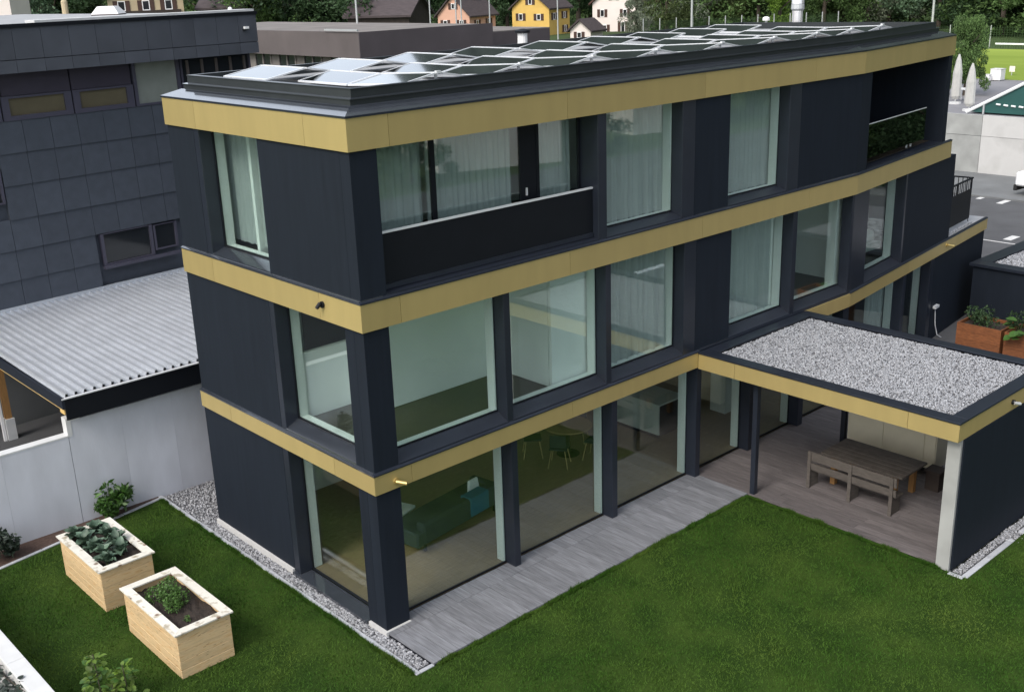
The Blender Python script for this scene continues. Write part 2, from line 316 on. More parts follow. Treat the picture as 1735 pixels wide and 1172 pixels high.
# kerbs
kb = struct(bpy.data.objects.new('kerb', None)); COL.objects.link(kb); OFF[kb] = (0, 0, 0)
for k in range(10): B('kerb_stone', 'kerb', kb, -.36, -.262, -1.36+k+.006, -.36+k-.006, -.28, -.09+random.uniform(-.004, .004), bevel=.008)
B('kerb_stone', 'kerb', kb, -.256, .04, -1.36, -1.28, -.28, -.09, bevel=.008)
f = frame((-4.3, 7.86), 9.4)
for k in range(-1, 4): B('kerb_stone', 'kerb', kb, k+.006, k+.994, -.04, .04, -.28, -.085, f, bevel=.008)
for k in range(7):
    if k != 2: B('kerb_stone', 'kerb', kb, 9.2+k+.006, 10.2+k-.006, -6.56, -6.44, -.28, -.09, bevel=.008)
B('kerb_stone', 'kerb', kb, 11.206, 11.31, -6.56, -6.44, -.28, -.09, bevel=.008); B('kerb_stone', 'kerb', kb, 11.72, 12.194, -6.56, -6.44, -.28, -.09, bevel=.008)
B('kerb_stone', 'kerb', kb, 9.1, 9.2, -6.5, -6.2, -.28, -.09, bevel=.008)

# timber deck: every board its own piece
dk = struct(bpy.data.objects.new('timber_deck', None)); COL.objects.link(dk); OFF[dk] = (0, 0, 0)
struct(B('deck_base', 'black', None, .05, 17.4, -1.25, .3, -.27, -.1)); struct(B('deck_base', 'black', None, 9.4, 17.4, -5.9, -1.25, -.27, -.1))
x = .045; bw = .196
while x < 9.2:
    e = -1.33+random.uniform(-.012, .012); c = -.14
    for y0, y1 in ((e, c-.003), (c+.003, .3)):
        B('board', 'deck', dk, x, x+bw-.007, y0, y1, -.097, -.06+random.uniform(-.003, .002))
    x += bw
while x < 17.4:
    cuts = sorted([-6.02, random.uniform(-4.8, -3.2), random.uniform(-2.2, -1.2), .3])
    for y0, y1 in zip(cuts, cuts[1:]): B('board', 'deck_brown', dk, x, x+bw-.007, y0+.003, y1-.003, -.097, -.06+random.uniform(-.003, .002))
    x += bw

# ------------------------------------------------------------------ the dark three-storey house
house = thing('house', 'three-storey dark house with gold bands, large windows and solar panels on its flat roof', 'house', (8, 3, 0))
KX = 15.45; SEG = 7.5; F2 = frame((KX, 0), SEG)
LB = 6.4                                                     # length of the short side
def rear(x): return LB + .08*x
BANDS = ((2.73, 3.09, 11.07), (5.74, 6.23, 6.82), (8.76, 9.30, 6.37))   # bottom, top, length of the bent part
JX = (0, .82, 4.96, 9.1, 13.27, KX)
t3 = math.tan(math.radians(SEG/2))
for zb, zt, e2 in BANDS:
    # gold fascia: each panel a piece
    for i, (a, b) in enumerate(zip(JX, JX[1:])):
        if zb < 3 and a > 9.05: continue
        b2 = min(b, 9.045) if zb < 3 else b
        y1 = .028
        MB().hexa([(a+(.004 if a else 0), 0, zb), (b2-.004, 0, zb), (b2-.004, y1, zb), (a+(.004 if a else y1), y1, zb)],
                  [(a+(.004 if a else 0), 0, zt), (b2-.004, 0, zt), (b2-.004, y1, zt), (a+(.004 if a else y1), y1, zt)]).build('fascia_panel', 'gold', house)
    if zb < 3: B('fascia_panel', 'gold', house, 13.36, KX-.002, 0, .028, zb, zt)
    segs = [0, min(4.1, e2), min(8.2, e2), e2]
    for a, b in zip(segs, segs[1:]):
        if b-a > .1: B('fascia_panel', 'gold', house, a+.003, b-.003, 0, .028, zb, zt, F2)
    for a, b in ((0, 1.26), (1.26, 5.1), (5.1, LB)):
        MB().hexa([(0, a+(.004 if a else 0), zb), (.028, a+(.004 if a else .028), zb), (.028, b-.004, zb), (0, b-.004, zb)],
                  [(0, a+(.004 if a else 0), zt), (.028, a+(.004 if a else .028), zt), (.028, b-.004, zt), (0, b-.004, zt)]).build('fascia_panel', 'gold', house)
    # slab core behind the fascia
    c = KX+.03*t3; ex, ey, _ = F2(e2-.01, .03, 0); fx, fy, _ = F2(e2-.01, 7.2, 0)
    MB().prism([(.031, .031), (KX, .031), (ex, ey), (fx, fy), (.031, LB-.01)], zb+.012, zt-.012).build('floor_slab', 'black', house)
# dark cover flashing lying on the two lower bands (the ledge in front of walls and windows)
def ledge(zt, e2):
    for a, b in zip(JX, JX[1:]):
        if zt < 3.2 and a > 9.05: continue
        MB().hexa([(a, -.012, zt), (b, -.012, zt), (b, .05, zt), (a, .05, zt)], [(a, -.012, zt+.022), (b, -.012, zt+.022), (b, .05, zt+.05), (a, .05, zt+.05)]).build('flashing', 'dark_metal', house)
    MB(F2).hexa([(0, -.012, zt), (e2, -.012, zt), (e2, .05, zt), (0, .05, zt)], [(0, -.012, zt+.022), (e2, -.012, zt+.022), (e2, .05, zt+.05), (0, .05, zt+.05)]).build('flashing', 'dark_metal', house)
    MB().hexa([(-.012, -.012, zt), (-.012, LB, zt), (.05, LB, zt), (.05, .05, zt)], [(-.012, -.012, zt+.022), (-.012, LB, zt+.022), (.05, LB, zt+.05), (.05, .05, zt+.05)]).build('flashing', 'flashing', house)
ledge(3.09, 11.07); ledge(6.23, 6.82)
if True:
    MB().hexa([(9.05, .03, 3.085), (KX, .03, 3.085), (KX, .05, 3.085), (9.05, .05, 3.085)], [(9.05, .03, 3.115), (KX, .03, 3.115), (KX, .05, 3.14), (9.05, .05, 3.14)]).build('flashing', 'dark_metal', house)

STO = ((-.06, 2.73, -.05), (3.14, 5.74, 3.3), (6.28, 8.76, 6.4))      # wall bottom, top, window bottom
def wall_long(s, a, b, f=None, y1=.55): 
    z0, z1, zw = STO[s]; o = B('wall_panel', 'cladding', house, a, b, .05, .33, z0, z1, f)
    B('inner_wall', 'plaster', house, a+.002, b-.002, .333, y1, z0+.02, z1+.01, f); return o
def fin(s, a, b, f=None):
    z0, z1, zw = STO[s]; B('window_fin', 'dark_metal', house, a, b, .05, .34, z0, z1, f, bevel=.006)
    B('inner_reveal', 'plaster', house, a-.04, b+.1, .352, .56, z0+.02, z1+.01, f)
def win_long(s, a, b, f=None, zlow=None, mull=(), lining=True):
    """window pane between a and b set back behind the cladding, with dark frame, outer sill and white inner ledge"""
    z0, z1, zw = STO[s]; zw = zw if zlow is None else zlow
    m = MB(f); t = .03
    m.box(a, b, .325, .36, zw, zw+t); m.box(a, b, .325, .36, z1-t, z1+.01); m.box(a, a+t, .325, .36, zw+t, z1-t); m.box(b-t, b, .325, .36, zw+t, z1-t)
    w = m.build('window', 'black', house)
    B('pane', 'glass', w, a+t-.004, b-t+.004, .33, .35, zw+t-.004, z1-t+.004, f)
    if s and lining:
        MB(f).hexa([(a-.01, .04, z0-.03), (b+.01, .04, z0-.03), (b+.01, .325, zw-.16), (a-.01, .325, zw-.16)], [(a-.01, .04, z0+.02), (b+.01, .04, z0+.02), (b+.01, .325, zw-.004), (a-.01, .325, zw-.004)]).build('sill', 'dark_metal', house)
        B('inner_ledge', 'plaster', house, a, b, .362, .56, zw-.12, zw+.008, f)
    return w
# ground storey, long side
B('wall_panel', 'cladding', house, .05, .58, .05, .33, -.06, 2.73)
B('inner_wall', 'plaster', house, .36, .66, .352, .6, -.04, 2.72)
for a, b in ((3.29, 3.45), (6.2, 6.37)): fin(0, a, b)
fin(0, 9.08, 9.25); fin(0, 11.17, 11.4); fin(0, 13.33, 13.55)
for a, b in ((.58, 3.31), (3.43, 6.22), (6.35, 9.1), (9.24, 11.18), (11.39, 13.34), (13.54, 15.25)): win_long(0, a, b)
wall_long(0, 15.25, KX)
win_long(0, .1, 3.95, F2, mull=(2,)); fin(0, 3.9, 4.12, F2); win_long(0, 4.12, 6.1, F2); wall_long(0, 0, .1, F2); wall_long(0, 6.4, 11.0, F2); fin(0, 6.1, 6.4, F2)
# first floor, long side
B('wall_panel', 'cladding', house, .05, .58, .05, .33, 3.14, 5.74); B('inner_wall', 'plaster', house, .36, .62, .352, .5, 3.2, 5.73)
fin(1, 3.22, 3.38); fin(1, 6.03, 6.19)
win_long(1, .58, 3.24); win_long(1, 3.36, 6.05); win_long(1, 6.17, 8.55); wall_long(1, 8.97, 10.23); fin(1, 8.55, 8.968)
win_long(1, 10.23, 12.72); fin(1, 12.7, 12.88); win_long(1, 12.86, 15.5)
MB().hexa([(15.35, .05, 3.14), (KX, .05, 3.14), F2(.95, .05, 3.14), F2(.95, .34, 3.14), (15.35, .34, 3.14)], [(15.35, .05, 5.74), (KX, .05, 5.74), F2(.95, .05, 5.74), F2(.95, .34, 5.74), (15.35, .34, 5.74)]).build('window_fin', 'dark_metal', house)
B('inner_reveal', 'plaster', house, 15.3, 16.3, .45, .7, 3.2, 5.73)
win_long(1, .95, 3.55, F2); fin(1, 3.5, 3.62, F2); wall_long(1, 3.62, 7.45, F2)
# top floor, long side
B('wall_panel', 'cladding', house, .05, .585, .05, .33, 6.28, 8.76)
B('window_fin', 'dark_metal', house, 5.83, 6.08, .05, .6, 6.28, 8.76, bevel=.006)
win_long(2, 6.06, 8.45); fin(2, 8.42, 8.848); wall_long(2, 8.85, 10.05); win_long(2, 10.05, 12.35); fin(2, 12.33, 12.798)
MB().hexa([(12.8, .05, 6.28), (KX, .05, 6.28), F2(.6, .05, 6.28), F2(.6, .35, 6.28), (12.8, .35, 6.28)], [(12.8, .05, 8.76), (KX, .05, 8.76), F2(.6, .05, 8.76), F2(.6, .35, 8.76), (12.8, .35, 8.76)]).build('wall_panel', 'cladding', house)
# light drip strips below closed wall panels
for s, a, b, f in ((2, 8.95, 10.0, None), (2, 12.9, KX, None), (1, 9.1, 10.2, None), (2, .05, .5, None)): B('drip_strip', 'flashing', house, a, b, .035, .06, STO[s][0]-.012, STO[s][0]+.012, f)
# french balcony of the corner room: glazing set back, dark sliding door, dark glass parapet
m = MB(); G = .56
for a, b in ((.55, .62), (2.06, 2.16), (4.2, 4.3), (4.62, 4.7), (5.78, 5.83)): m.box(a, b, G-.03, G+.03, 6.34, 8.76)
m.box(.55, 5.83, G-.03, G+.03, 6.3, 6.42); m.box(.55, 5.83, G-.03, G+.03, 8.7, 8.76)
w = m.build('window', 'black', house)
for a, b in ((.61, 2.07), (2.15, 4.21), (4.69, 5.79)): B('pane', 'glass', w, a, b, G-.01, G+.01, 6.41, 8.71)
B('door_leaf', 'black', w, 4.3, 4.62, G-.02, G+.04, 6.4, 8.7)
B('handle', 'aluminium', w, 4.33, 4.36, G-.05, G-.02, 7.35, 7.5)
B('side_wall', 'cladding', house, .335, .6, .335, .62, 6.28, 8.75)
MB().hexa([(.58, .04, 6.25), (5.84, .04, 6.25), (5.84, .55, 6.25), (.58, .55, 6.25)], [(.58, .04, 6.3), (5.84, .04, 6.3), (5.84, .55, 6.36), (.58, .55, 6.36)]).build('sill', 'dark_metal', house)
r = B('railing', 'black', house, .6, 5.82, .2, .22, 6.42, 7.3); B('handrail', 'aluminium', r, .6, 5.82, .185, .235, 7.3, 7.335)
B('rail_base', 'dark_metal', r, .6, 5.82, .18, .24, 6.33, 6.42)
# corner loggia at the far end of the top floor
B('loggia_wall', 'cladding', house, .62, 6.3, 2.3, 2.4, 6.3, 8.76, F2); B('loggia_wall', 'black', house, .6, .68, .36, 2.3, 6.3, 8.76, F2)
B('wall_panel', 'cladding', house, 6.05, 6.35, .05, 1.2, 6.28, 8.76, F2); B('loggia_wall', 'cladding', house, 6.05, 6.3, 1.2, 2.3, 6.28, 8.76, F2)
MB(F2).hexa([(.62, .04, 6.25), (6.05, .04, 6.25), (6.05, 2.29, 6.25), (.62, 2.29, 6.25)], [(.62, .04, 6.3), (6.05, .04, 6.3), (6.05, 2.29, 6.34), (.62, 2.29, 6.34)]).build('sill', 'dark_metal', house)
r = B('railing', 'dark_glass', house, .68, 5.0, .2, .215, 6.5, 7.38, F2); B('handrail', 'aluminium', r, .68, 5.0, .195, .22, 7.38, 7.4, F2)
for a in (3.75, 4.05): B('post', 'steel_pole', r, a, a+.09, .23, .26, 6.4, 7.36, F2)
# short side
def wall_short(s, a, b): z0, z1, _ = STO[s]; B('wall_panel', 'cladding', house, .05, .33, a, b, z0, z1); B('inner_wall', 'plaster', house, .333, .5, a, b, z0+.02, z1+.01)
def win_short(s, a, b, edge):
    z0, z1, zw = STO[s]; t = .03; m = MB(); m.box(.325, .36, a, b, zw, zw+t); m.box(.325, .36, a, b, z1-t, z1+.01); m.box(.325, .36, a, a+t, zw+t, z1-t); m.box(.325, .36, b-t, b, zw+t, z1-t)
    w = m.build('window', 'black', house); B('pane', 'glass', w, .33, .35, a+t-.004, b-t+.004, zw+t-.004, z1-t+.004)
    B('reveal', 'dark_metal', house, .051, .34, b, edge-.002, z0, z1, bevel=.006)
    B('inner_reveal', 'plaster', house, .362, .56, b-.02, b+.14, z0+.02, z1+.01)
    if s:
        MB().hexa([(.04, a-.01, z0-.03), (.325, a-.01, zw-.16), (.325, b+.01, zw-.16), (.04, b+.01, z0-.03)], [(.04, a-.01, z0+.02), (.325, a-.01, zw-.004), (.325, b+.01, zw-.004), (.04, b+.01, z0+.02)]).build('sill', 'flashing', house)
        B('inner_ledge', 'plaster', house, .362, .56, a, b, zw-.12, zw+.006)
wall_short(0, 3.2, LB); wall_short(1, 3.12, LB); wall_short(2, 5.32, LB); B('wall_panel', 'cladding', house, .05, .33, .335, 2.93, 6.28, 8.76)
B('wall_panel', 'cladding', house, .05, .33, .335, .6, -.06, 2.73); B('wall_panel', 'cladding', house, .05, .33, .335, .6, 3.14, 5.74)
win_short(0, .6, 3.0, 3.2); win_short(1, .6, 2.95, 3.12); win_short(2, 2.93, 5.12, 5.32)
B('drip_strip', 'flashing', house, .035, .06, .05, 2.85, 6.268, 6.292); B('drip_strip', 'flashing', house, .035, .06, 5.35, LB, 6.268, 6.292)
B('threshold', 'flashing', house, -.02, .32, .6, 3.2, -.16, -.065); B('plinth', 'white_render', house, .0, .3, 3.22, LB+.02, -.2, -.02); B('plinth', 'white_render', house, 0, .3, .0, .56, -.2, -.05)
B('plinth', 'white_render', house, .3, .58, .0, .3, -.2, -.05)
# rear and far walls (never seen from the garden)
for s, (z0, z1, _) in enumerate(STO):
    e2 = BANDS[s][2]; ex, ey, _ = F2(e2-.1, .06, 0); fx, fy, _ = F2(e2-.1, 7.1, 0)
    MB().hexa([(.335, LB-.22, z0+.002), (fx, fy-.25, z0+.002), (fx, fy-.02, z0+.002), (.335, LB-.004, z0+.002)], [(.335, LB-.22, z1), (fx, fy-.25, z1), (fx, fy-.02, z1), (.335, LB-.004, z1)]).build('rear_wall', 'cladding', house)
    if s != 2 : MB(F2).box((7.2 if s else e2)-.35+(.25 if s else 0), (7.45 if s else e2-.1), .34, 7.0, z0, z1).build('end_wall', 'cladding', house)
# terrace of the first floor on the protruding ground storey
B('roof_deck', 'roof_membrane', house, 7.5, 10.9, .06, 6.5, 3.11, 3.16, F2)
r = thing('balcony_railing', 'black barred railing on the far end terrace above the gold band', 'railing', F2(9, .3, 3.16))
B('screen', 'black', r, 7.46, 9.75, .2, .22, 3.32, 4.3, F2); B('handrail', 'black', r, 7.46, 9.78, .18, .24, 4.62, 4.66, F2)
for k in range(14): B('bar', 'black', r, 9.73, 9.75, .22+k*.14, .24+k*.14, 3.2, 4.62, F2)
B('handrail', 'black', r, 9.72, 9.77, .2, 2.2, 4.62, 4.66, F2)
for k in range(15): B('bar', 'black', r, 7.5+k*.16, 7.515+k*.16, .2, .22, 4.3, 4.62, F2)
st = rng.uniform(0, 1, (160, 2)); st = np.array([F2(7.5+2.3*a, .1+.08*b, 0)[:2] for a, b in st]); stones('gravel', 'pale_stone', st, .035, 3.17, 'pale stones lying along the far end terrace edge')

# roof edge: sloping cover, stepped parapet, roof skin
e2 = 6.3
def ring(d): 
    q = F2(e2-d, d, 0); fx, fy, _ = F2(e2-d, 7.1-d, 0); return [(d, d), (KX, d), (q[0], q[1]), (fx, fy), (d, LB-d*.75)]
def strip(name, m, d0, z0, d1, z1, parent):
    a, b = ring(d0), ring(d1); mb = MB()
    for k in range(len(a)):
        j = (k+1) % len(a); mb.face((*a[k], z0), (*a[j], z0), (*b[j], z1), (*b[k], z1))
    return mb.build(name, m, parent)
strip('roof_flashing', 'dark_metal', -.015, 9.29, -.015, 9.325, house); strip('roof_flashing', 'flashing', -.015, 9.325, .33, 9.44, house)
strip('parapet_foot', 'parapet', .36, 9.40, .37, 9.535, house); strip('parapet_ledge', 'flashing', .345, 9.535, .43, 9.55, house); strip('parapet_foot', 'parapet', .345, 9.52, .345, 9.535, house)
strip('parapet', 'parapet', .43, 9.545, .44, 9.68, house); strip('parapet_cap', 'parapet', .425, 9.68, .425, 9.695, house); strip('parapet_cap', 'dark_metal', .425, 9.695, .56, 9.695, house); strip('parapet', 'parapet', .56, 9.695, .56, 9.4, house)
MB().face(*[(x, y, 9.5) for x, y in ring(.55)]).build('roof_skin', 'roof_membrane', house)
MB().face(*[(x, y, 9.31) for x, y in ring(.1)]).build('roof_skin', 'black', house)

# interiors: floors, ceilings, rooms seen through the glass
for s, zf in enumerate((-.045, 3.2, 6.32)):
    fx, fy, _ = F2(BANDS[s][2]-.4, 6.9, 0); gx2, gy2, _ = F2(BANDS[s][2]-.4, .4, 0)
    MB().prism([(.37, .37), (KX, .37), (gx2, gy2), (fx, fy-.2), (.37, LB-.27)], zf-.05, zf).build('floor', 'wood_floor' if s == 0 else 'floor_dark', house)
    MB().prism([(.37, .37), (KX, .37), (gx2, gy2), (fx, fy-.2), (.37, LB-.27)], STO[s][1]+.0, STO[s][1]+.008).build('ceiling', 'plaster', house)
B('room_wall', 'plaster', house, 1.75, 5.08, 2.18, 2.3, 3.21, 5.73); B('room_wall', 'plaster', house, .565, 1.75, 3.0, 3.1, 3.21, 4.55); B('room_wall', 'plaster', house, 1.75, 1.85, 2.301, 3.1, 3.21, 5.73); B('room_wall', 'plaster', house, 5.0, 5.08, .72, 2.17, 3.21, 5.73); B('room_wall', 'plaster', house, 5.0, 6.1, .62, .7, 3.21, 5.73); B('room_wall', 'plaster', house, .5, 1.6, 4.6, 4.7, 3.21, 5.73)
B('room_wall', 'plaster', house, 12.6, 12.75, .6, 4.2, 3.21, 5.73); B('room_wall', 'plaster', house, 12.6, 20, 5.2, 5.3, 3.21, 5.73); B('room_wall', 'plaster', house, 16.0, 16.1, .9, 5.2, 3.21, 5.73); B('room_wall', 'plaster', house, 5.1, 12.6, 4.1, 4.2, 3.21, 5.73)
B('room_wall', 'plaster', house, .6, 20, 4.2, 4.3, 6.33, 8.75); B('room_wall', 'plaster', house, .4, 20, 6.05, 6.1, -.04, 2.72); B('room_wall', 'plaster', house, 12.7, 13.1, 1.9, 2.4, -.04, 2.72)
B('room_wall', 'plaster', house, 1.4, 1.5, 2.4, 5.6, 6.33, 8.75)

# curtains with real folds
def curtain(label, a, b, y, z0, z1, f=None, amp=.035, wl=.16, group='curtains behind the house windows', m='curtain', along='x'):
    n = max(8, int((b-a)/wl*6)); V = []; F = []; ph = random.uniform(0, 6); wl *= random.uniform(.8, 1.5); amp *= random.uniform(.8, 1.6)
    for i in range(n+1):
        u = a+(b-a)*i/n; d = amp*math.sin(2*PI*(u-a)/wl+ph) + amp*.6*math.sin(2*PI*(u-a)/wl*.43+1.3*ph)
        for z, k in ((z0, 1.25), (z1, .8)):
            p = (u, y+d*k, z) if along == 'x' else (y+d*k, u, z); V.append(f(*p) if f else p)
    F = [[2*i, 2*i+2, 2*i+3, 2*i+1] for i in range(n)]
    mb = MB(); mb.v = V; mb.fc = F; o = mb.build('curtain', m, None, smooth=True); return tag(o, label, 'curtain', group)
curtain('pale curtain behind the left pane of the top floor corner balcony', .7, 2.05, .78, 6.4, 8.7)
curtain('pale curtain behind the middle pane of the top floor corner balcony', 2.15, 4.2, .78, 6.4, 8.7)
curtain('pale curtain behind the right pane of the top floor corner balcony', 4.7, 5.75, .78, 6.4, 8.7)
curtain('pale curtain in the top floor window right of the corner balcony', 6.15, 8.6, .62, 6.4, 8.7)
curtain('pale curtain in the narrow top floor window between two dark wall panels', 10.08, 12.5, .62, 6.4, 8.7)
curtain('folded curtain in the middle floor window nearest the canopy corner', 6.2, 8.78, .6, 3.25, 5.7, amp=.05, wl=.22)
curtain('folded curtain in the middle floor window above the gravel canopy roof', 10.25, 12.8, .62, 3.25, 5.7, amp=.05, wl=.24)
curtain('greenish pale blind in the top floor window of the short side', 2.9, 5.7, .72, 6.45, 8.6, amp=.014, along='y')
curtain('pale curtain in the ground floor window behind the canopy', 2.6, 3.9, .62, .0, 2.7, F2)
# furniture seen through the glass
sf = thing('sofa', 'dark grey-green sofa seen through the ground floor corner window', 'sofa', (3.3, 2.3, -.045))
f = frame((2.3, 1.75), 8)
B('seat', 'sofa', sf, 0, 2.5, .25, 1.0, .15, .42, f, bevel=.04); B('backrest', 'sofa', sf, 0, 2.5, .0, .26, .15, .64, f, bevel=.05); B('armrest', 'sofa', sf, -.2, 0, 0, 1.0, .15, .5, f, bevel=.04); B('armrest', 'sofa', sf, 2.5, 2.7, 0, 1.0, .15, .5, f, bevel=.04)
for u, v in ((.1, .1), (2.35, .1), (.1, .85), (2.35, .85)): B('leg', 'black', sf, u, u+.06, v, v+.06, -.045, .15, f)
tag(MB(f).box(1.45, 2.05, -.03, .29, .22, .66).build('throw', 'throw', None, bevel=.02), 'blue blanket hanging over the sofa back', 'blanket')
tag(MB(f).hexa([(1.75, .3, .45), (2.15, .3, .45), (2.15, .38, .45), (1.75, .38, .45)], [(1.8, .33, .84), (2.1, .33, .84), (2.1, .39, .84), (1.8, .39, .84)]).build('cushion', 'plaster', None, bevel=.02), 'white cushion leaning behind the blue blanket on the sofa', 'cushion')
lc = thing('lounge_chair', 'pale low lounge chair beside the dark sofa behind the corner glass', 'chair', (2.6, 3.3, -.045)); f = frame((2.35, 2.75), 20)
B('seat', 'kitchen_front', lc, 0, .75, 0, .75, .32, .4, f, bevel=.02); MB(f).hexa([(.1, .6, .4), (.65, .6, .4), (.65, .68, .4), (.1, .68, .4)], [(.1, .95, 1.05), (.65, .95, 1.05), (.65, 1.0, 1.05), (.1, 1.0, 1.05)]).build('backrest', 'kitchen_front', lc)
for u, v in ((.05, .05), (.65, .05), (.05, .65), (.65, .65)): B('leg', 'chair_wood', lc, u, u+.04, v, v+.04, -.045, .32, f)
dt = thing('dining_table', 'round-cornered wooden dining table deep inside the ground floor', 'table', (8.0, 3.2, -.045))
MB().lathe((8.0, 3.2, .7), ((.6, 0), (.62, .02), (.6, .04)), 24).build('table_top', 'chair_wood', dt); MB().lathe((8.0, 3.2, -.045), ((.3, 0), (.06, .05), (.05, .745)), 12).build('pedestal', 'black', dt)
for k, (u, v, a) in enumerate(((7.3, 3.75, 140), (7.35, 2.85, 215), (8.25, 2.5, 290), (8.75, 3.6, 30))):
    c = thing('dining_chair', ('dining chair at the back left of the round table behind glass', 'dining chair at the front left of the round table behind glass', 'dining chair in front of the round table behind glass', 'dining chair at the far side of the round table behind glass')[k], 'chair', (u, v, -.045), 'dining chairs')
    f = frame((u, v), a)
    B('seat', 'sofa', c, -.22, .22, -.22, .22, .42, .46, f, bevel=.015); B('backrest', 'sofa', c, .18, .22, -.2, .2, .5, .82, f, bevel=.015)
    for x, y in ((-.2, -.2), (.2, -.2), (-.2, .2), (.2, .2)): MB().tube(f(x*.8, y*.8, .42), f(x*1.2, y*1.2, -.045), .014, 6).build('leg', 'chair_wood', c)
ki = thing('kitchen_island', 'pale kitchen island with dark front behind the ground floor glass', 'kitchen island', (10.6, 2.8, -.045))
B('side_panel', 'kitchen_front', ki, 10.12, 10.16, 2.05, 4.3, .1, .9); B('body', 'black', ki, 10.17, 11.1, 2.08, 4.28, .1, .9); B('worktop', 'kitchen_front', ki, 10.1, 11.12, 2.02, 4.33, .9, .94); B('base', 'black', ki, 10.25, 11.05, 2.2, 4.25, -.045, .1)
bd = thing('bed', 'white bed seen through the middle floor window past the façade bend', 'bed', (18.5, 2.2, 3.2)); 
B('mattress', 'bed_linen', bd, 17.0, 19.6, 1.7, 3.6, 3.5, 3.85, bevel=.08); B('bed_frame', 'kitchen_front', bd, 16.9, 19.7, 1.6, 3.7, 3.3, 3.5)
ds = thing('sideboard', 'long white sideboard in the middle floor room with brown floor', 'sideboard', (14.5, 3.8, 3.2))
B('body', 'kitchen_front', ds, 13.0, 15.9, 3.6, 4.2, 3.3, 3.9); B('top', 'plaster', ds, 12.98, 15.92, 3.58, 4.22, 3.9, 3.94); B('foot', 'black', ds, 13.1, 15.8, 3.7, 4.1, 3.2, 3.3)

# security cameras and spot lamps on the bands
def bullet(label, p, d, m, s=1.):
    c = thing('security_camera', label, 'camera', p, 'wall cameras on the gold bands'); p = Vector(p); d = Vector(d).normalized(); n = Vector(d)
    return c, p
for label, p, nrm, aim, m in (('gold bullet camera on the lowest band beside the front corner', (.46, 0, 2.88), (0, -1, 0), (.55, -.75, -.12), 'brass'),
                              ('small black camera on the middle band of the short side', (0, 1.15, 6.03), (-1, 0, 0), (-.5, .1, -.6), 'black'),
                              ('gold bullet camera on the far bent part of the lowest band', F2(7.2, 0, 2.95), (.13, -.99, 0), (.7, -.6, -.2), 'brass')):
    p = Vector(p); n = Vector(nrm); c = thing('security_camera', label, 'camera', p, 'wall cameras on the gold bands')
    MB().tube(p+n*.001, p+n*.035, .06, 14).build('mount', m, c); q = p+n*.09; MB().tube(p+n*.03, q, .018, 8).build('arm', m, c)
    d = Vector(aim).normalized(); L = .06 if m == 'black' else .15
    MB().tube(q-d*.05, q+d*L, .036, 12).build('body', m, c); MB().tube(q+d*(L+.001), q+d*(L+.008), .026, 10).build('lens', 'black', c)

# ------------------------------------------------------------------ canopy with gravel roof
can = thing('canopy', 'flat gold-edged terrace canopy with a grey gravel roof on the garden side', 'canopy', (11, -3, -.06))
XA, XB, YB = 9.05, 13.35, -6.17
for a, b in ((-.004, -1.0), (-1.008, -5.13), (-5.138, YB)): B('fascia_panel', 'gold', can, XA, XA+.028, b, a, 2.7, 3.06)
for a, b in ((XA+.03, 13.2), (13.208, XB)): B('fascia_panel', 'gold', can, a, b, YB, YB+.028, 2.7, 3.06)
B('fascia_panel', 'gold', can, XB-.028, XB, YB+.03, -.01, 2.7, 3.06)
B('roof_slab', 'black', can, XA+.03, XB-.03, YB+.03, .028, 2.74, 3.0)
e = .3
for x0, x1, y0, y1 in ((XA-.02, XA+e, YB-.02, .0), (XB-e, XB+.02, YB-.02, .0), (XA+e+.002, XB-e-.002, YB-.02, YB+e), (XA+e+.002, XB-e-.002, -.32, .0)):
    B('edge_flashing', 'dark_metal', can, x0, x1, y0, y1, 3.06, 3.1, bevel=.006)
B('gravel_tray', 'gravel_bed', can, XA+e, XB-e, YB+e, -.32, 2.99, 3.02)
stones('roof_gravel', 'pale_stone', rect_pts(XA+e+.02, XB-e-.02, YB+e+.02, -.34, 1250), .026, 3.03, 'pale grey pebbles covering the canopy roof')
for x, y in ((9.34, -1.43), (13.1, -1.43)): B('post', 'dark_metal', can, x-.06, x+.06, y-.06, y+.06, -.06, 2.74)
B('end_wall', 'old_concrete', can, 9.24, 9.5, -6.15, -5.88, -.2, 2.69); B('end_wall', 'concrete', can, 9.5, 16.4, -6.13, -5.9, -.2, 2.69)
B('wall_cladding', 'cladding', can, 9.3, 16.4, -6.185, -6.155, -.12, 2.69)
# spot lamp at the canopy corner
c = thing('security_camera', 'small silver and black spot lamp on the canopy side band', 'lamp', (11.3, YB, 2.88)); 
MB().tube((11.3, YB-.001, 2.88), (11.3, YB-.05, 2.88), .05, 12).build('mount', 'black', c); MB().tube((11.27, YB-.05, 2.88), (11.4, YB-.12, 2.84), .035, 10).build('body', 'stainless', c)

# table, bench, kitchen wall under the canopy
tb = thing('garden_table', 'long dark weathered timber table under the canopy', 'table', (11.4, -3.2, -.06))
for k in range(6): B('table_board', 'old_timber', tb, 10.88+k*.187, 10.88+k*.187+.181, -4.2, -2.17, .64, .69, bevel=.004)
for y in (-3.95, -2.45):
    B('leg', 'post_wood', tb, 10.98, 11.1, y-.06, y+.06, -.06, .64); B('leg', 'post_wood', tb, 11.8, 11.92, y-.06, y+.06, -.06, .64); B('crossbar', 'old_timber', tb, 11.1, 11.8, y-.04, y+.04, .5, .6)
bn = thing('garden_bench', 'weathered plank bench with backrest in front of the long table', 'bench', (10.6, -3.2, -.06))
for z0, z1 in ((.62, .84), (.4, .56)): MB().hexa([(10.46, -4.3, z0), (10.5, -4.3, z0), (10.5, -2.1, z0), (10.46, -2.1, z0)], [(10.44, -4.3, z1), (10.48, -4.3, z1), (10.48, -2.1, z1), (10.44, -2.1, z1)]).build('backrest_plank', 'old_timber', bn)
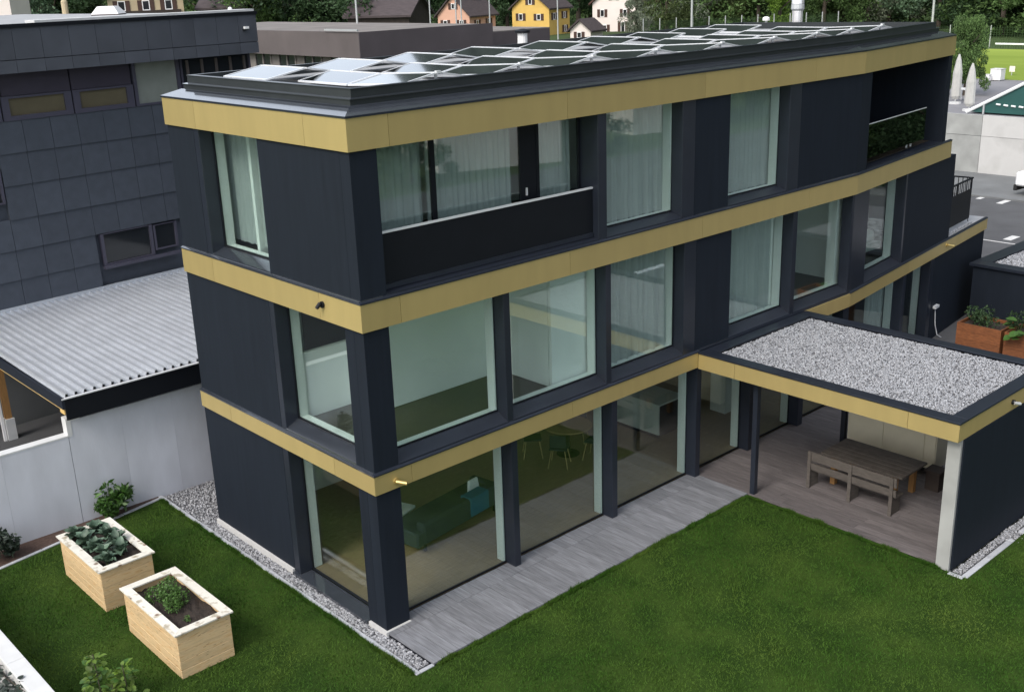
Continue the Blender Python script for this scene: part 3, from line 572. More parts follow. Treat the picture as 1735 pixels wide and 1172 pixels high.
for k in range(2): B('seat_plank', 'old_timber', bn, 10.53+k*.16, 10.53+k*.16+.152, -4.28, -2.12, .34, .38)
for y in (-4.2, -3.2, -2.16): B('leg', 'old_timber', bn, 10.42, 10.455, y-.04, y+.04, -.06, .85); B('side_board', 'old_timber', bn, 10.5, 10.82, y-.02, y+.02, -.06, .34)
sb = thing('stool', 'dark wooden block stool at the far end of the long table', 'stool', (12.35, -4.2, -.06)); B('seat', 'barn_wood', sb, 12.15, 12.55, -4.45, -4.05, .38, .43, bevel=.01); B('body', 'barn_wood', sb, 12.19, 12.51, -4.41, -4.09, -.06, .38)
kt = thing('outdoor_kitchen', 'cream outdoor cabinet wall behind the long table', 'cabinet', (13.2, -2.6, -.06))
B('body', 'cream', kt, 13.0, 13.55, -3.9, -1.6, .05, 1.35); B('door', 'cream', kt, 12.975, 12.998, -2.55, -1.65, .1, 1.0, bevel=.006); B('door', 'cream', kt, 12.975, 12.998, -3.6, -2.58, .1, 1.3, bevel=.006); B('foot', 'black', kt, 13.05, 13.5, -3.85, -1.65, -.06, .05)
B('door', 'cream', kt, 12.975, 12.998, -3.88, -3.63, .1, 1.3, bevel=.006)
gb = thing('firewood_stack', 'dark stacked split logs in the far canopy corner', 'firewood', (13.4, -4.9, -.06))
for i in range(6):
    for j in range(8): MB().tube((13.2, -4.35-i*.17+random.uniform(-.02, .02), .05+j*.155), (13.65, -4.35-i*.17, .05+j*.155), .078, 7).build('log', random.choice(('old_timber', 'barn_wood')), gb)

# ------------------------------------------------------------------ solar panels on the roof
ORD = ['first', 'second', 'third', 'fourth', 'fifth', 'sixth', 'seventh', 'eighth', 'ninth']
def zr(y): return 9.80-.05*(y-.6) if y < 2.2 else 9.72
def solar(label, xr, side, y0, y1, hw=.8, zr=zr, zd=.135):
    t = thing('solar_panel', label, 'solar panel', (xr, (y0+y1)/2, 9.5), 'solar panels on the house roof')
    xl = xr+side*hw; xh = xr+side*.03; w = .035; th = .03
    def P(u, v, dz): # u 0..1 up the slope, v 0..1 along
        y = y0+(y1-y0)*v; return (xl+(xh-xl)*u, y, zr(y)-zd+zd*u+dz)
    def bar(m, u0, u1, v0, v1): m.hexa([P(u0, v0, -th), P(u1, v0, -th), P(u1, v1, -th), P(u0, v1, -th)], [P(u0, v0, 0), P(u1, v0, 0), P(u1, v1, 0), P(u0, v1, 0)])
    m = MB(); a = w/(hw-.03); b = w/(y1-y0); bar(m, 0, a, 0, 1); bar(m, 1-a, 1, 0, 1); bar(m, a, 1-a, 0, b); bar(m, a, 1-a, 1-b, 1); m.build('frame', 'aluminium', t)
    m = MB(); m.hexa([P(a, b, -.02), P(1-a, b, -.02), P(1-a, 1-b, -.02), P(a, 1-b, -.02)], [P(a, b, -.006), P(1-a, b, -.006), P(1-a, 1-b, -.006), P(a, 1-b, -.006)]); m.build('cell_glass', 'pv_glass', t)
XBK = (1.88, 3.76, 5.6, 7.5, 9.7, 11.6, 13.4, 15.3, 17.25)
XR = (2.40, 4.37, 6.33, 8.27, 10.45, 12.43, 14.2, 15.95, 17.85)
for k, xr in enumerate(XR):
    dy = .0 if xr < 15 else (xr-15)*.13
    for j, (y0, y1) in enumerate(((.6, 2.22), (2.26, 3.88), (4.0, 5.62))):
        for side in (-1, 1):
            if side > 0 and j == 2 and k > 5: continue
            solar('solar panel on %s slope of %s ridge from near corner, %s' % ('left' if side < 0 else 'right', ORD[k], ('at front edge', 'in middle row', 'in back row')[j]), XBK[k] if j == 2 else xr, side, y0+dy, y1+dy, *((.9, lambda y: 9.8, .15) if j == 2 else ()))
    mt = thing('panel_mount', 'aluminium support and ballast block under the front end of the %s solar ridge' % ORD[k], 'panel mount', (xr, .7+dy, 9.5), 'supports under the solar ridges')
    B('ridge_post', 'aluminium', mt, xr-.02, xr+.02, .66+dy, .7+dy, 9.5, 9.76); B('base_rail', 'aluminium', mt, xr-.85, xr+.85, .66+dy, .7+dy, 9.51, 9.55)
    B('ballast', 'concrete_edge', mt, xr-.25, xr+.45, .72+dy, .95+dy, 9.552, 9.63)
    B('ridge_clamp', 'aluminium', mt, xr-.05, xr+.05, .585+dy, .64+dy, 9.78, 9.82)
# things standing on the roof
c = thing('chimney', 'stainless steel chimney with conical cap at the far back of the roof', 'chimney', (21.0, 5.7, 9.4)); 
MB().lathe((21.0, 5.7, 9.4), ((.17, 0), (.17, .62)), 16).build('flue', 'stainless', c); MB().lathe((21.0, 5.7, 10.02), ((.17, 0), (.21, .06), (.2, .2)), 16).build('collar', 'steel_pole', c); MB().lathe((21, 5.7, 10.23), ((.2, 0), (.19, .1), (.07, .36), (.05, .6)), 16).build('cap', 'stainless', c)
c = thing('vent_pipe', 'white capped vent pipe behind the solar panels', 'vent', (10.4, 7.0, 9.3)); MB().lathe((10.4, 7.0, 9.3), ((.13, 0), (.13, .62)), 14).build('pipe', 'white_paint', c); MB().lathe((10.4, 7.0, 9.93), ((.2, 0), (.2, .06), (.06, .1)), 14).build('cap', 'black', c)
c = thing('roof_vent', 'small white breather cap at the back of the roof', 'vent', (21.2, 7.0, 9.4)); MB().lathe((21.2, 7.0, 9.4), ((.08, 0), (.04, .1), (.04, .3)), 10).build('pipe', 'white_paint', c); MB().lathe((21.2, 7.0, 9.71), ((.12, 0), (.12, .08), (.05, .12)), 10).build('cap', 'white_paint', c)

# ------------------------------------------------------------------ raised beds
def raised_bed(label, x0, x1, y0, y1, ztop, soil):
    t = thing('raised_bed', label, 'raised bed', ((x0+x1)/2, (y0+y1)/2, -.125), 'raised beds on the lawn'); n = 5; H = ztop-.03+.125
    for k in range(n):
        z0 = -.125+H*k/n; z1 = z0+H/n-.004; d = random.uniform(-.003, .003)
        B('board', 'spruce', t, x0+d, x0+.04+d, y0+.041, y1-.041, z0, z1, bevel=.004); B('board', 'spruce', t, x1-.04, x1, y0+.041, y1-.041, z0, z1, bevel=.004)
        B('board', 'spruce', t, x0, x1, y0+d, y0+.04+d, z0, z1, bevel=.004); B('board', 'spruce', t, x0, x1, y1-.04, y1, z0, z1, bevel=.004)
    c = .05; w = .17
    for a, b, cc, d in ((x0-c, x0-c+w, y0-c, y1+c), (x1+c-w, x1+c, y0-c, y1+c)):
        i0, i1 = (a, b); inner = b if a < x0 else a; outer = a if a < x0 else b
        MB().prism([(outer, cc), (inner, cc+w), (inner, d-w), (outer, d)] if a < x0 else [(inner, cc+w), (outer, cc), (outer, d), (inner, d-w)], ztop-.028, ztop).build('cap_board', 'cap_board', t)
    for a, b, s in ((y0-c, y0-c+w, 1), (y1+c-w, y1+c, -1)):
        o, i = (a, b) if s > 0 else (b, a)
        MB().prism([(x0-c+.003, o), (x1+c-.003, o), (x1+c-w-.003, i), (x0-c+w+.003, i)] if s > 0 else [(x0-c+w+.003, i), (x1+c-w-.003, i), (x1+c-.003, o), (x0-c+.003, o)], ztop-.028, ztop-.001).build('cap_board', 'cap_board', t)
    g = 14; V = []; F = []
    for i in range(g):
        for j in range(g): V.append((x0+.03+(x1-x0-.06)*i/(g-1), y0+.03+(y1-y0-.06)*j/(g-1), soil+random.uniform(-.025, .035)))
    F = [[i*g+j, (i+1)*g+j, (i+1)*g+j+1, i*g+j+1] for i in range(g-1) for j in range(g-1)]
    mb = MB(); mb.v = V; mb.fc = F; mb.build('soil', 'soil', t)
raised_bed('light timber raised bed full of blue-green cabbages beside the concrete wall', -3.36, -2.31, 4.58, 6.6, .79, .68)
raised_bed('light timber raised bed with dark soil and one feathery green plant, nearest the camera', -3.32, -2.3, 1.48, 3.63, .8, .63)
# leaves
def leaf_mesh(name, m, L=.2, Wd=.15, wav=.3, curl=.35, n=6):
    V = []; F = []
    for i in range(n+1):
        t = i/n; w = Wd*.5*math.sin(PI*min(1, t*.94+.06))**.7; z = curl*L*t*t
        for s, e in ((-1, 1), (0, -.15), (1, 1)): V.append((t*L, s*w, z+e*abs(s)*w*wav+(random.uniform(-.5, .5)*wav*w if s else 0)))
    for i in range(n):
        for k in range(2): F.append([3*i+k, 3*i+3+k, 3*i+4+k, 3*i+1+k])
    mb = MB(); mb.v = V; mb.fc = F; return mb.mesh(name, m, smooth=True)
CAB = [leaf_mesh('leaf', 'leaf_cabbage', .27, .17, .6, -.25) for _ in range(3)]
spots = [(-2.98, 6.75), (-2.58, 6.7), (-2.97, 6.3), (-2.55, 6.22), (-2.93, 5.85), (-2.52, 5.78), (-2.9, 5.42), (-2.62, 5.3), (-2.99, 5.1)]
lab = ['in the back left corner of its bed', 'in the back right corner of its bed', 'second from the back on the left', 'second from the back on the right', 'in the middle of the bed on the left', 'in the middle of the bed on the right', 'near the front on the left', 'near the front beside the bare soil', 'in the front corner of its bed']
for (x, y), l in zip(spots, lab):
    x -= .09; y = 4.9+(y-5.1)*.92
    t = thing('cabbage', 'leafy blue-green cabbage '+l, 'cabbage', (x, y, .68), 'cabbages in the raised bed')
    MB().tube((x, y, .65), (x, y, .8), .02, 6).build('stem', 'stem', t)
    for k in range(20):
        a = k*2.4+random.uniform(-.3, .3); el = random.uniform(.35, 1.35); s = random.uniform(.65, 1.1)
        inst('leaf', random.choice(CAB), t, (x, y, .69+.11*random.random()), (random.uniform(-.3, .3), -el, a), (s, s, s))
def leaf_cloud(name, m, pts, size, parent=None, up=.3):
    n = len(pts); a = rng.normal(0, 1, (n, 3)); a[:, 2] += up; a /= np.linalg.norm(a, axis=1)[:, None]; b = np.cross(a, rng.normal(0, 1, (n, 3))); b /= np.linalg.norm(b, axis=1)[:, None]; c = np.cross(a, b)
    s = size*rng.uniform(.6, 1.3, (n, 1)); V = np.stack([pts-b*s, pts-c*s*.45, pts+b*s, pts+c*s*.45], 1).reshape(-1, 3)
    return npmesh(name, V, np.arange(4*n).reshape(n, 4), m)
def blobs(cs, n, flat=1.):
    out = []
    for x, y, z, r, k in cs:
        d = rng.normal(0, 1, (int(n*k), 3)); d /= np.linalg.norm(d, axis=1)[:, None]; d *= r*rng.uniform(.3, 1, (len(d), 1))**.6; d[:, 2] *= flat; out.append(d+(x, y, z))
    return np.concatenate(out)
t = thing('herb_plant', 'feathery bright green herb in the near raised bed', 'plant', (-2.83, 2.72, .63))
inst('foliage', leaf_cloud('foliage', 'leaf_herb', blobs(((0, 0, .22, .22, 1), (.1, .25, .2, .22, 1), (-.08, -.28, .16, .18, .8), (.15, -.1, .12, .2, .8), (-.15, .35, .1, .18, .7), (-.05, -.75, .05, .07, .12)), 420), .028), t, (-2.83, 2.72, .63))
for k in range(9): a = k*.7; MB().tube((-2.83, 2.72, .62), (-2.83+.18*math.cos(a), 2.72+.25*math.sin(a), .86), .006, 5).build('stem', 'stem', t)

# ------------------------------------------------------------------ concrete walls and shrubs
rw = thing('retaining_wall', 'grey concrete garden wall stepping up towards the house', 'wall', (-2, 8.75, -.25))
for a, b in ((-6.6, -5.0), (-5.0, -3.62), (-3.62, -2.16)): B('wall_section', 'concrete', rw, a+.0015, b-.0015, 8.65, 8.88, -.25, 2.0)
for a, b in ((-2.15, -.93), (-.93, .3), (.3, 1.9)): B('wall_section', 'concrete', rw, a+.0015, b-.0015, 8.65, 8.88, -.25, 2.36)
B('cap_edge', 'concrete_edge', rw, -6.6, -2.07, 8.64, 8.89, 2.0, 2.035); B('cap_edge', 'concrete_edge', rw, -2.165, -2.06, 8.64, 8.89, 2.035, 2.42); B('cap_edge', 'concrete_edge', rw, -2.06, -1.85, 8.64, 8.89, 2.36, 2.42)
gw = thing('garden_wall', 'white rendered garden wall at the lower left corner', 'wall', (-5.6, 0, -.25))
for k in range(8): B('wall_section', 'white_render', gw, -5.72, -5.5, -7+k*2+.003, -5+k*2-.003, -.25, .78)
for k in range(8): B('coping', 'concrete_edge', gw, -5.76, -5.46, -7.35+k*2+.004, -5.35+k*2-.004, .78, .83, bevel=.006)
B('outer_ledge', 'white_render', gw, -6.5, -5.765, -7, 9, -.25, .5)
IVY = [leaf_mesh('leaf', 'leaf_ivy', .11, .1, .15, -.1, 4) for _ in range(2)]
t = thing('ivy', 'dark ivy trailing over the white wall at the lower left', 'ivy', (-5.7, 1.8, .55))
for k in range(170):
    u = random.random(); y = 3.5-2.7*u; x = -5.8-random.uniform(-.02, .24)*(1.15-.5*u) + .2*u*random.random()
    inst('leaf', random.choice(IVY), t, (x, y, random.uniform(.62, .86) if x > -5.76 else random.uniform(.52, .66)), (random.uniform(-.6, .6), random.uniform(-.2, .6), random.uniform(0, 6.3)), (random.uniform(.7, 1.2),)*3)
MB().tube((-5.85, 3.2, .54), (-5.7, 1.9, .6), .008, 5).tube((-5.7, 1.9, .6), (-5.62, .9, .84), .008, 5).build('stem', 'bark', t)
YNG = [leaf_mesh('leaf', m, .14, .1, .25, -.15, 4) for m in ('leaf_young', 'leaf_bush', 'leaf_young')]
t = thing('shrub', 'leafy yellow-green shrub at the bottom left of the lawn', 'shrub', (-4.7, 1.9, -.12))
for cx, cy, hh, n in ((-4.62, 1.86, .95, 80), (-4.3, 1.5, .75, 55), (-4.95, 1.55, .55, 26), (-4.55, 1.4, .5, 40)):
    MB().tube((cx, cy-.1, -.15), (cx, cy, hh*.9), .012, 6, .006).build('stem', 'bark', t)
    for k in range(n):
        u = random.random()**.8; a = random.uniform(0, 6.3); rr = .3*(1-u*.75)*random.uniform(.4, 1)
        inst('leaf', random.choice(YNG), t, (cx+rr*math.cos(a), cy+rr*math.sin(a), -.1+u*hh), (random.uniform(-.5, .5), random.uniform(-.7, .3), a+random.uniform(-.5, .5)), (random.uniform(.65, 1.15),)*3)
def bush(label, x, y, r, h, m, n=900, size=.06):
    t = thing('shrub', label, 'shrub', (x, y, -.1)); cs = [(random.uniform(-.6, .6)*r, random.uniform(-.35, .35)*r, h*random.uniform(.25, .8), r*random.uniform(.3, .5), 1) for _ in range(9)]
    inst('foliage', leaf_cloud('foliage', m, blobs(cs, n/9), size), t, (x, y, -.1))
    for k in range(7): c = cs[k]; MB().tube((x+random.uniform(-.05, .05), y, -.12), (x+c[0], y+c[1], -.1+c[2]+.05), .012, 5, .005).build('stem', 'bark', t)
bush('bright green shrub against the concrete wall behind the raised beds', -1.5, 8.35, .55, .85, 'leaf_bush', 700, .075)
bush('dark dusky shrub against the concrete wall at the left edge', -3.95, 8.25, .5, .75, 'leaf_dusky', 800, .06)

# ------------------------------------------------------------------ carport
cp = thing('carport', 'carport with grey corrugated sheet roof between wall and dark neighbour building', 'carport', (0, 12, -.1))
X0, X1, Y0, Y1, ZC = -2.2, 6.2, 8.5, 15.8, 3.0
V = []; prof = []; x = X0
while x < X1: prof += [(x, 0), (x+.05, .0), (x+.062, .062), (x+.112, .062), (x+.124, 0)]; x += .207
yb = lambda x: 15.9+.0875*(x+2.2)
for px_, pz in prof: V += [(px_, Y0-.06, ZC+pz), (px_, yb(px_), ZC+.08+pz)]
mb = MB(); mb.v = V; mb.fc = [[2*i, 2*i+2, 2*i+3, 2*i+1] for i in range(len(prof)-1)]; mb.build('roof_sheet', 'sheet_metal', cp)
B('roof_boarding', 'black', cp, X0+.05, X1-.05, Y0, 15.8, ZC-.1, ZC-.02)
B('fascia', 'black', cp, X0, X1, Y0-.12, Y0-.07, ZC-.52, ZC-.03); B('fascia', 'dark_metal', cp, X0-.06, X0, Y0-.12, 15.9, ZC-.25, ZC+.0)
B('gutter', 'aluminium', cp, X0-.06, X1, Y0-.15, Y0-.06, ZC-.028, ZC-.006); B('beam', 'beam_wood', cp, X0+.02, X0+.14, Y0+.2, 15.7, ZC-.36, ZC-.26); B('beam', 'beam_wood', cp, X0-.02, X0+.3, Y0-.06, Y0+.19, ZC-.4, ZC-.28)
B('post', 'post_wood', cp, -1.62, -1.46, 14.9, 15.06, .5, ZC-.12); B('post_foot', 'concrete_edge', cp, -1.66, -1.42, 14.86, 15.1, -.12, .5); B('downpipe', 'white_paint', cp, -1.76, -1.69, 14.9, 14.97, -.1, ZC-.12)
MB().prism([(X0-.05, 15.82), (X1, 16.55), (X1, 16.62), (X0-.05, 15.9)], ZC+.06, ZC+.2).build('wall_flashing', 'sheet_metal', cp)

# ------------------------------------------------------------------ dark neighbour building (left)
NB = frame((4.7, 16.5), 5); nb = thing('office_building', 'large dark slate-clad building on the left behind the carport', 'building', (2, 22, 0))
B('base_wall', 'pavement', nb, -14, 3.3, .06, .099, -.2, 2.5, NB)
MB(NB).box(-14, 3.3, .1, 15, -.2, 9.38).build('core', 'shingle', nb)
row_z = [2.55, 3.05, 3.9, 4.72, 5.55, 6.45, 7.3, 8.14]; seams = [-14+.755*k for k in range(20)] + [.33+.755*k for k in range(4)]
su = [-6.5+.77*k for k in range(13)]; cell = {}
def shingle(u0, u1, z0, z1):
    key = (round(u1-u0, 3), round(z1-z0, 3))
    if key not in cell:
        m = MB(); w, h = key; m.hexa([(0, -.055, 0), (w-.012, -.055, 0), (w-.012, .09, 0), (0, .09, 0)], [(0, -.02, h-.004), (w-.012, -.02, h-.004), (w-.012, .09, h-.004), (0, .09, h-.004)]); cell[key] = m.mesh('wall_panel', 'shingle')
    inst('wall_panel', cell[key], nb, NB(u0, 0, z0), (0, 0, math.radians(5)))
holes = [(-2.55, -.05, 3.72, 4.72), (-5.6, -4.98, 6.0, 7.0)]
for zi, (z0, z1) in enumerate(zip(row_z, row_z[1:])):
    for u0 in su+[3.0]:
        u1 = min(u0+.77, 3.3)
        if u0 >= 3.0 and u0 != 3.0: continue
        if any(u0 < h[1]-.05 and u1 > h[0]+.05 and z0 < h[3]-.05 and z1 > h[2]+.05 for h in holes): continue
        if u0 == su[-1] and u1 > 3.0: u1 = 3.0
        if u1-u0 > .05: shingle(u0, u1, z0, z1)
# oversailing top band
for k in range(14):
    u0 = -7.35+.76*k; u1 = min(u0+.75, 3.18)
    B('fascia_panel', 'fibre_panel', nb, u0, u1, -.6, -.52, 9.72, 10.5, NB); B('fascia_panel', 'fibre_panel', nb, u0, u1, -.6, -.52, 9.38, 9.7, NB)
MB(NB).box(-14, 3.2, -.51, 15.2, 9.38, 10.5).build('roof_block', 'fibre_panel', nb); B('roof_edge', 'black', nb, -14, 3.22, -.63, -.5, 10.5, 10.6, NB)
B('roof_edge', 'concrete_edge', nb, -3.6, 3.24, -.45, .1, 10.55, 10.66, NB); B('roof_skin', 'roof_membrane', nb, -14, 3.2, .1, 15.1, 10.5, 10.56, NB)
# window strip under the band
B('violet_panel', 'violet_panel', nb, -4.62, -2.72, -.04, .09, 8.78, 9.37, NB); B('violet_panel', 'violet_panel', nb, -2.68, -.9, -.04, .09, 8.78, 9.37, NB); B('violet_panel', 'violet_panel', nb, -6.7, -4.66, -.04, .09, 8.78, 9.37, NB)
def nwin(u0, u1, z0, z1, pm, fw=.13, fm='violet_frame', d=.05):
    m = MB(NB); m.box(u0, u1, -d, .1, z0, z0+fw*.6); m.box(u0, u1, -d, .1, z1-fw*.3, z1); m.box(u0, u0+fw, -d, .1, z0+fw*.6, z1-fw*.3); m.box(u1-fw, u1, -d, .1, z0+fw*.6, z1-fw*.3)
    w = m.build('window', fm, nb); B('pane', pm, w, u0+fw, u1-fw, .02, .06, z0+fw*.6, z1-fw*.3, NB); return w
nwin(-4.66, -2.72, 8.14, 8.77, 'olive_blind', .2); nwin(-2.68, -.86, 8.14, 8.77, 'olive_blind', .2); nwin(-6.6, -4.7, 8.14, 8.77, 'olive_blind', .2)
nwin(-.82, .7, 8.14, 9.37, 'grey_blind', .1); nwin(.74, 3.2, 8.14, 9.37, 'pane_dark', .06)
for k in range(5): B('mullion', 'brown_panel', nb, .95+k*.5, 1.02+k*.5, -.05, .0, 8.2, 9.3, NB)
w = nwin(-2.52, -.88, 3.76, 4.7, 'pane_dark', .09); nwin(-.85, -.06, 3.9, 4.66, 'pane_dark', .07); B('sill', 'violet_frame', w, -2.55, -.06, -.14, -.0, 3.68, 3.76, NB)
nwin(-5.7, -5.0, 6.0, 6.95, 'pane_dark', .07)
sk = thing('skylight', 'white and pale blue skylight dome on the neighbour roof', 'skylight', (5.8, 23, 10.56)); f = frame((5.5, 22.6), -40)
B('curb', 'brown_panel', sk, 0, .9, 0, .9, 10.56, 10.6, f); MB(f).hexa([(.0, 0, 10.6), (.9, 0, 10.6), (.9, .9, 10.6), (0, .9, 10.6)], [(.18, .18, 10.84), (.72, .18, 10.84), (.72, .72, 10.84), (.18, .72, 10.84)]).build('dome', 'white_paint', sk)
c = thing('flue', 'small tan flue pipe on the neighbour roof left of the skylight', 'flue', (6.9, 28.3, 10.5)); MB().lathe((6.9, 28.3, 10.5), ((.12, 0), (.12, .5), (.06, .6), (.06, .8)), 10).build('pipe', 'house_tan', c)
c = thing('roof_globe', 'small white globe lamp on the neighbour roof edge', 'lamp', (7.65, 17.2, 10.5)); MB().lathe((7.65, 17.2, 10.58), ((.02, 0), (.06, .03), (.075, .075), (.06, .12), (.02, .15)), 12).build('globe', 'white_paint', c, smooth=True); MB().tube((7.65, 17.2, 10.5), (7.65, 17.2, 10.59), .02, 6).build('stand', 'steel_pole', c)
c = thing('security_camera', 'tiny white wall camera at the right end of the neighbour top band', 'camera', NB(2.75, -.6, 10.15)); MB(NB).box(2.7, 2.85, -.68, -.601, 10.1, 10.17).build('body', 'white_paint', c); MB(NB).box(2.66, 2.76, -.66, -.601, 10.05, 10.1).build('mount', 'black', c)

# ------------------------------------------------------------------ brown flat-roofed hall behind
bh = thing('hall', 'brown-grey flat-roofed hall behind the house with a window strip', 'building', (27, 40, 0))
B('fascia', 'brown_panel', bh, 22.4, 22.46, 31.65, 55, 7.75, 9.0); B('fascia', 'brown_side', bh, 22.4, 31.2, 31.6, 31.65, 7.75, 9.0); B('roof', 'brown_roof', bh, 22.47, 31.2, 31.66, 55, 8.85, 8.95)
B('wall', 'barn_wood', bh, 22.9, 31.1, 32.1, 54.5, 0, 8.84)
for k in range(26): B('mullion', 'brown_roof', bh, 22.8, 22.9, 32.3+k*.85, 32.42+k*.85, 6.2, 7.75)
for k in range(10): B('mullion', 'brown_roof', bh, 23.0+k*.85, 23.12+k*.85, 32.0, 32.1, 6.2, 7.75)
for k in range(22): B('pane', 'pane_dark' if k % 3 else 'brown_roof', bh, 22.85, 22.88, 32.42+k*.85, 33.15+k*.85, 6.3, 7.7)
B('annex', 'brown_side', bh, 31.21, 36.5, 32.6, 45, 0, 8.45); B('annex_roof', 'brown_roof', bh, 31.21, 36.5, 32.6, 45, 8.45, 8.5); B('roof_rail', 'steel_pole', bh, 22.3, 22.4, 31.6, 34.5, 9.05, 9.13)

# ------------------------------------------------------------------ right-hand side: planter, shed, parking wall, terrace
sh = thing('shed', 'dark flat-roofed shed with gravel roof at the right edge beyond the canopy', 'shed', (27, -2, 0))
B('wall', 'cladding', sh, 24.2, 32, -7, .75, -.1, 2.0)
for x0, x1, y0, y1 in ((24.1, 24.6, -7.1, .85), (24.602, 32.1, .35, .85)): B('roof_edge', 'dark_metal', sh, x0, x1, y0, y1, 2.0, 2.1, bevel=.006)
B('gravel_tray', 'gravel_bed', sh, 24.61, 32, -7, .34, 2.01, 2.03)
stones('roof_gravel', 'pale_stone', rect_pts(24.65, 29.5, -3.5, .3, 420), .045, 2.04, 'pale pebbles on the roof of the dark shed')
for k, (y0, y1, l) in enumerate(((-2.05, -.75, 'reddish timber planter box in front of the dark shed, left of the pair'), (-4.0, -2.15, 'reddish timber planter box at the right edge beside its twin'))):
    t = thing('planter_box', l, 'planter', (20.6, (y0+y1)/2, -.06), 'timber planter boxes')
    for j in range(6):
        z0 = -.06+j*.235
        B('board', 'rust_wood', t, 20.2, 20.24, y0, y1, z0, z0+.23); B('board', 'rust_wood', t, 21.2, 21.24, y0, y1, z0, z0+.23); B('board', 'rust_wood', t, 20.24, 21.2, y0, y0+.04, z0, z0+.23); B('board', 'rust_wood', t, 20.24, 21.2, y1-.04, y1, z0, z0+.23)
    B('soil', 'soil', t, 20.24, 21.2, y0+.04, y1-.04, 1.1, 1.25)
def tuft(label, x, y, z, r, h, m, n, size):
    t = thing('planter_plant', label, 'plant', (x, y, z)); cs = [(random.uniform(-.7, .7)*r, random.uniform(-.7, .7)*r, h*random.uniform(.15, .8), r*.4, 1) for _ in range(8)]
    inst('foliage', leaf_cloud('foliage', m, blobs(cs, n/8), size), t, (x, y, z)); 
    for k in range(4): MB().tube((x, y, z-.02), (x+cs[k][0]*.6, y+cs[k][1]*.6, z+cs[k][2]), .01, 5).build('stem', 'stem', t)
tuft('dark feathery plants in the left timber planter', 20.7, -1.35, 1.25, .55, .55, 'leaf_dark', 600, .05)
tuft('taller dark green plant between the two timber planters', 20.8, -2.3, 1.25, .45, .8, 'leaf_dark', 500, .05)
BIG = [leaf_mesh('leaf', 'leaf_bush', .28, .26, .15, -.2, 4) for _ in range(2)]
t = thing('planter_plant', 'broad-leaved green plant spilling over the right timber planter', 'plant', (20.4, -2.6, 1.25))
for k in range(34):
    a = random.uniform(0, 6.3); r = random.uniform(.05, .5); inst('leaf', random.choice(BIG), t, (20.35+r*math.cos(a)*.8, -2.7+r*math.sin(a)*1.1, 1.3+random.uniform(-.15, .4)), (random.uniform(-.3, .3), random.uniform(-.4, .4), a), (random.uniform(.7, 1.2),)*3)
MB().tube((20.4, -2.65, 1.2), (20.4, -2.65, 1.5), .015, 6).build('stem', 'stem', t)
hs = thing('garden_hose', 'pale hose and tap on the dark house wall behind the canopy', 'hose', F2(6.9, .03, .9))
pts = [F2(6.75, .03, 1.05), F2(6.8, .02, .8), F2(6.82, .0, .45), F2(6.9, -.06, .1), F2(7.1, -.15, -.04)]
m = MB()
for a, b in zip(pts, pts[1:]): m.tube(a, b, .014, 6)
m.build('hose', 'aluminium', hs); MB(F2).box(6.6, 6.9, -.06, .045, 1.02, 1.1).build('tap', 'aluminium', hs)
pw = thing('parking_wall', 'tall pale concrete retaining wall behind the parking lot', 'wall', (50.8, 5, 0))
for a, b, m_ in ((-1, 6, 'white_concrete'), (6, 13.1, 'white_concrete'), (13.1, 16.5, 'old_concrete'), (16.5, 30, 'old_concrete')):
    B('wall_section', m_, pw, 50.7, 50.94, a+.01, b-.01, .0, 2.08); B('wall_section', 'old_concrete' if m_ == 'old_concrete' else 'white_concrete', pw, 50.71, 50.94, a+.01, b-.01, 2.1, 3.22)
# green canvas shelter on the terrace
tp = thing('canvas_shelter', 'dark green canvas shelter with white edging on the upper terrace', 'shelter', (53, 8, 3.2))
MB().hexa([(51.35, 14.2, 3.3), (51.35, 3, 3.3), (51.4, 3, 3.3), (51.4, 14.2, 3.3)], [(51.35, 14.1, 3.36), (51.35, 3, 9.6), (51.4, 3, 9.6), (51.4, 14.1, 3.36)]).build('gable_canvas', 'tarp', tp)
MB().hexa([(51.4, 14.2, 3.3), (51.4, 3, 9.57), (60, 3, 9.57), (60, 14.2, 3.3)], [(51.4, 14.2, 3.36), (51.4, 3, 9.63), (60, 3, 9.63), (60, 14.2, 3.36)]).build('roof_canvas', 'tarp_white', tp)
MB().tube((51.3, 14.35, 3.27), (51.3, 3, 9.6), .09, 6).build('edge_pole', 'tarp_white', tp); MB().tube((51.28, 13.37, 3.22), (51.28, 13.37, 3.8), .06, 6).build('post', 'steel_pole', tp)
for k in range(8): MB().tube((51.3, 12.7-k*.42, 3.8-.035*k+.004*k*k), (51.3, 12.46-k*.42, 3.77-.035*k+.004*k*k), .05, 5).build('rope_flag', 'tarp_white', tp)
def parasol(label, x, y, z, h):
    t = thing('parasol', label, 'parasol', (x, y, z), 'closed parasols on the terrace'); MB().tube((x, y, z), (x, y, z+h*.98), .045, 8).build('pole', 'white_paint', t)
    MB().lathe((x, y, z), ((.22, h*.1), (.3, h*.16), (.27, h*.5), (.27, h*.62), (.15, h*.88), (.04, h)), 9).build('cover', 'parasol_cloth', t); MB().lathe((x, y, z), ((.35, 0), (.35, .1), (.08, .14)), 12).build('base', 'concrete_edge', t)
parasol('closed white parasol nearer the terrace edge, right of the house', 52.4, 14.75, 3.2, 2.65); parasol('closed white parasol half hidden behind the house corner', 55.2, 16.95, 3.2, 2.9)
t = thing('terrace_table', 'small white table beside the closed parasols', 'table', (57, 17.3, 3.2)); B('top', 'white_paint', t, 56.5, 57.4, 16.8, 17.7, 3.88, 3.93)
for x, y in ((56.55, 16.85), (57.3, 16.85), (56.55, 17.6), (57.3, 17.6)): B('leg', 'white_paint', t, x, x+.05, y, y+.05, 3.2, 3.88)
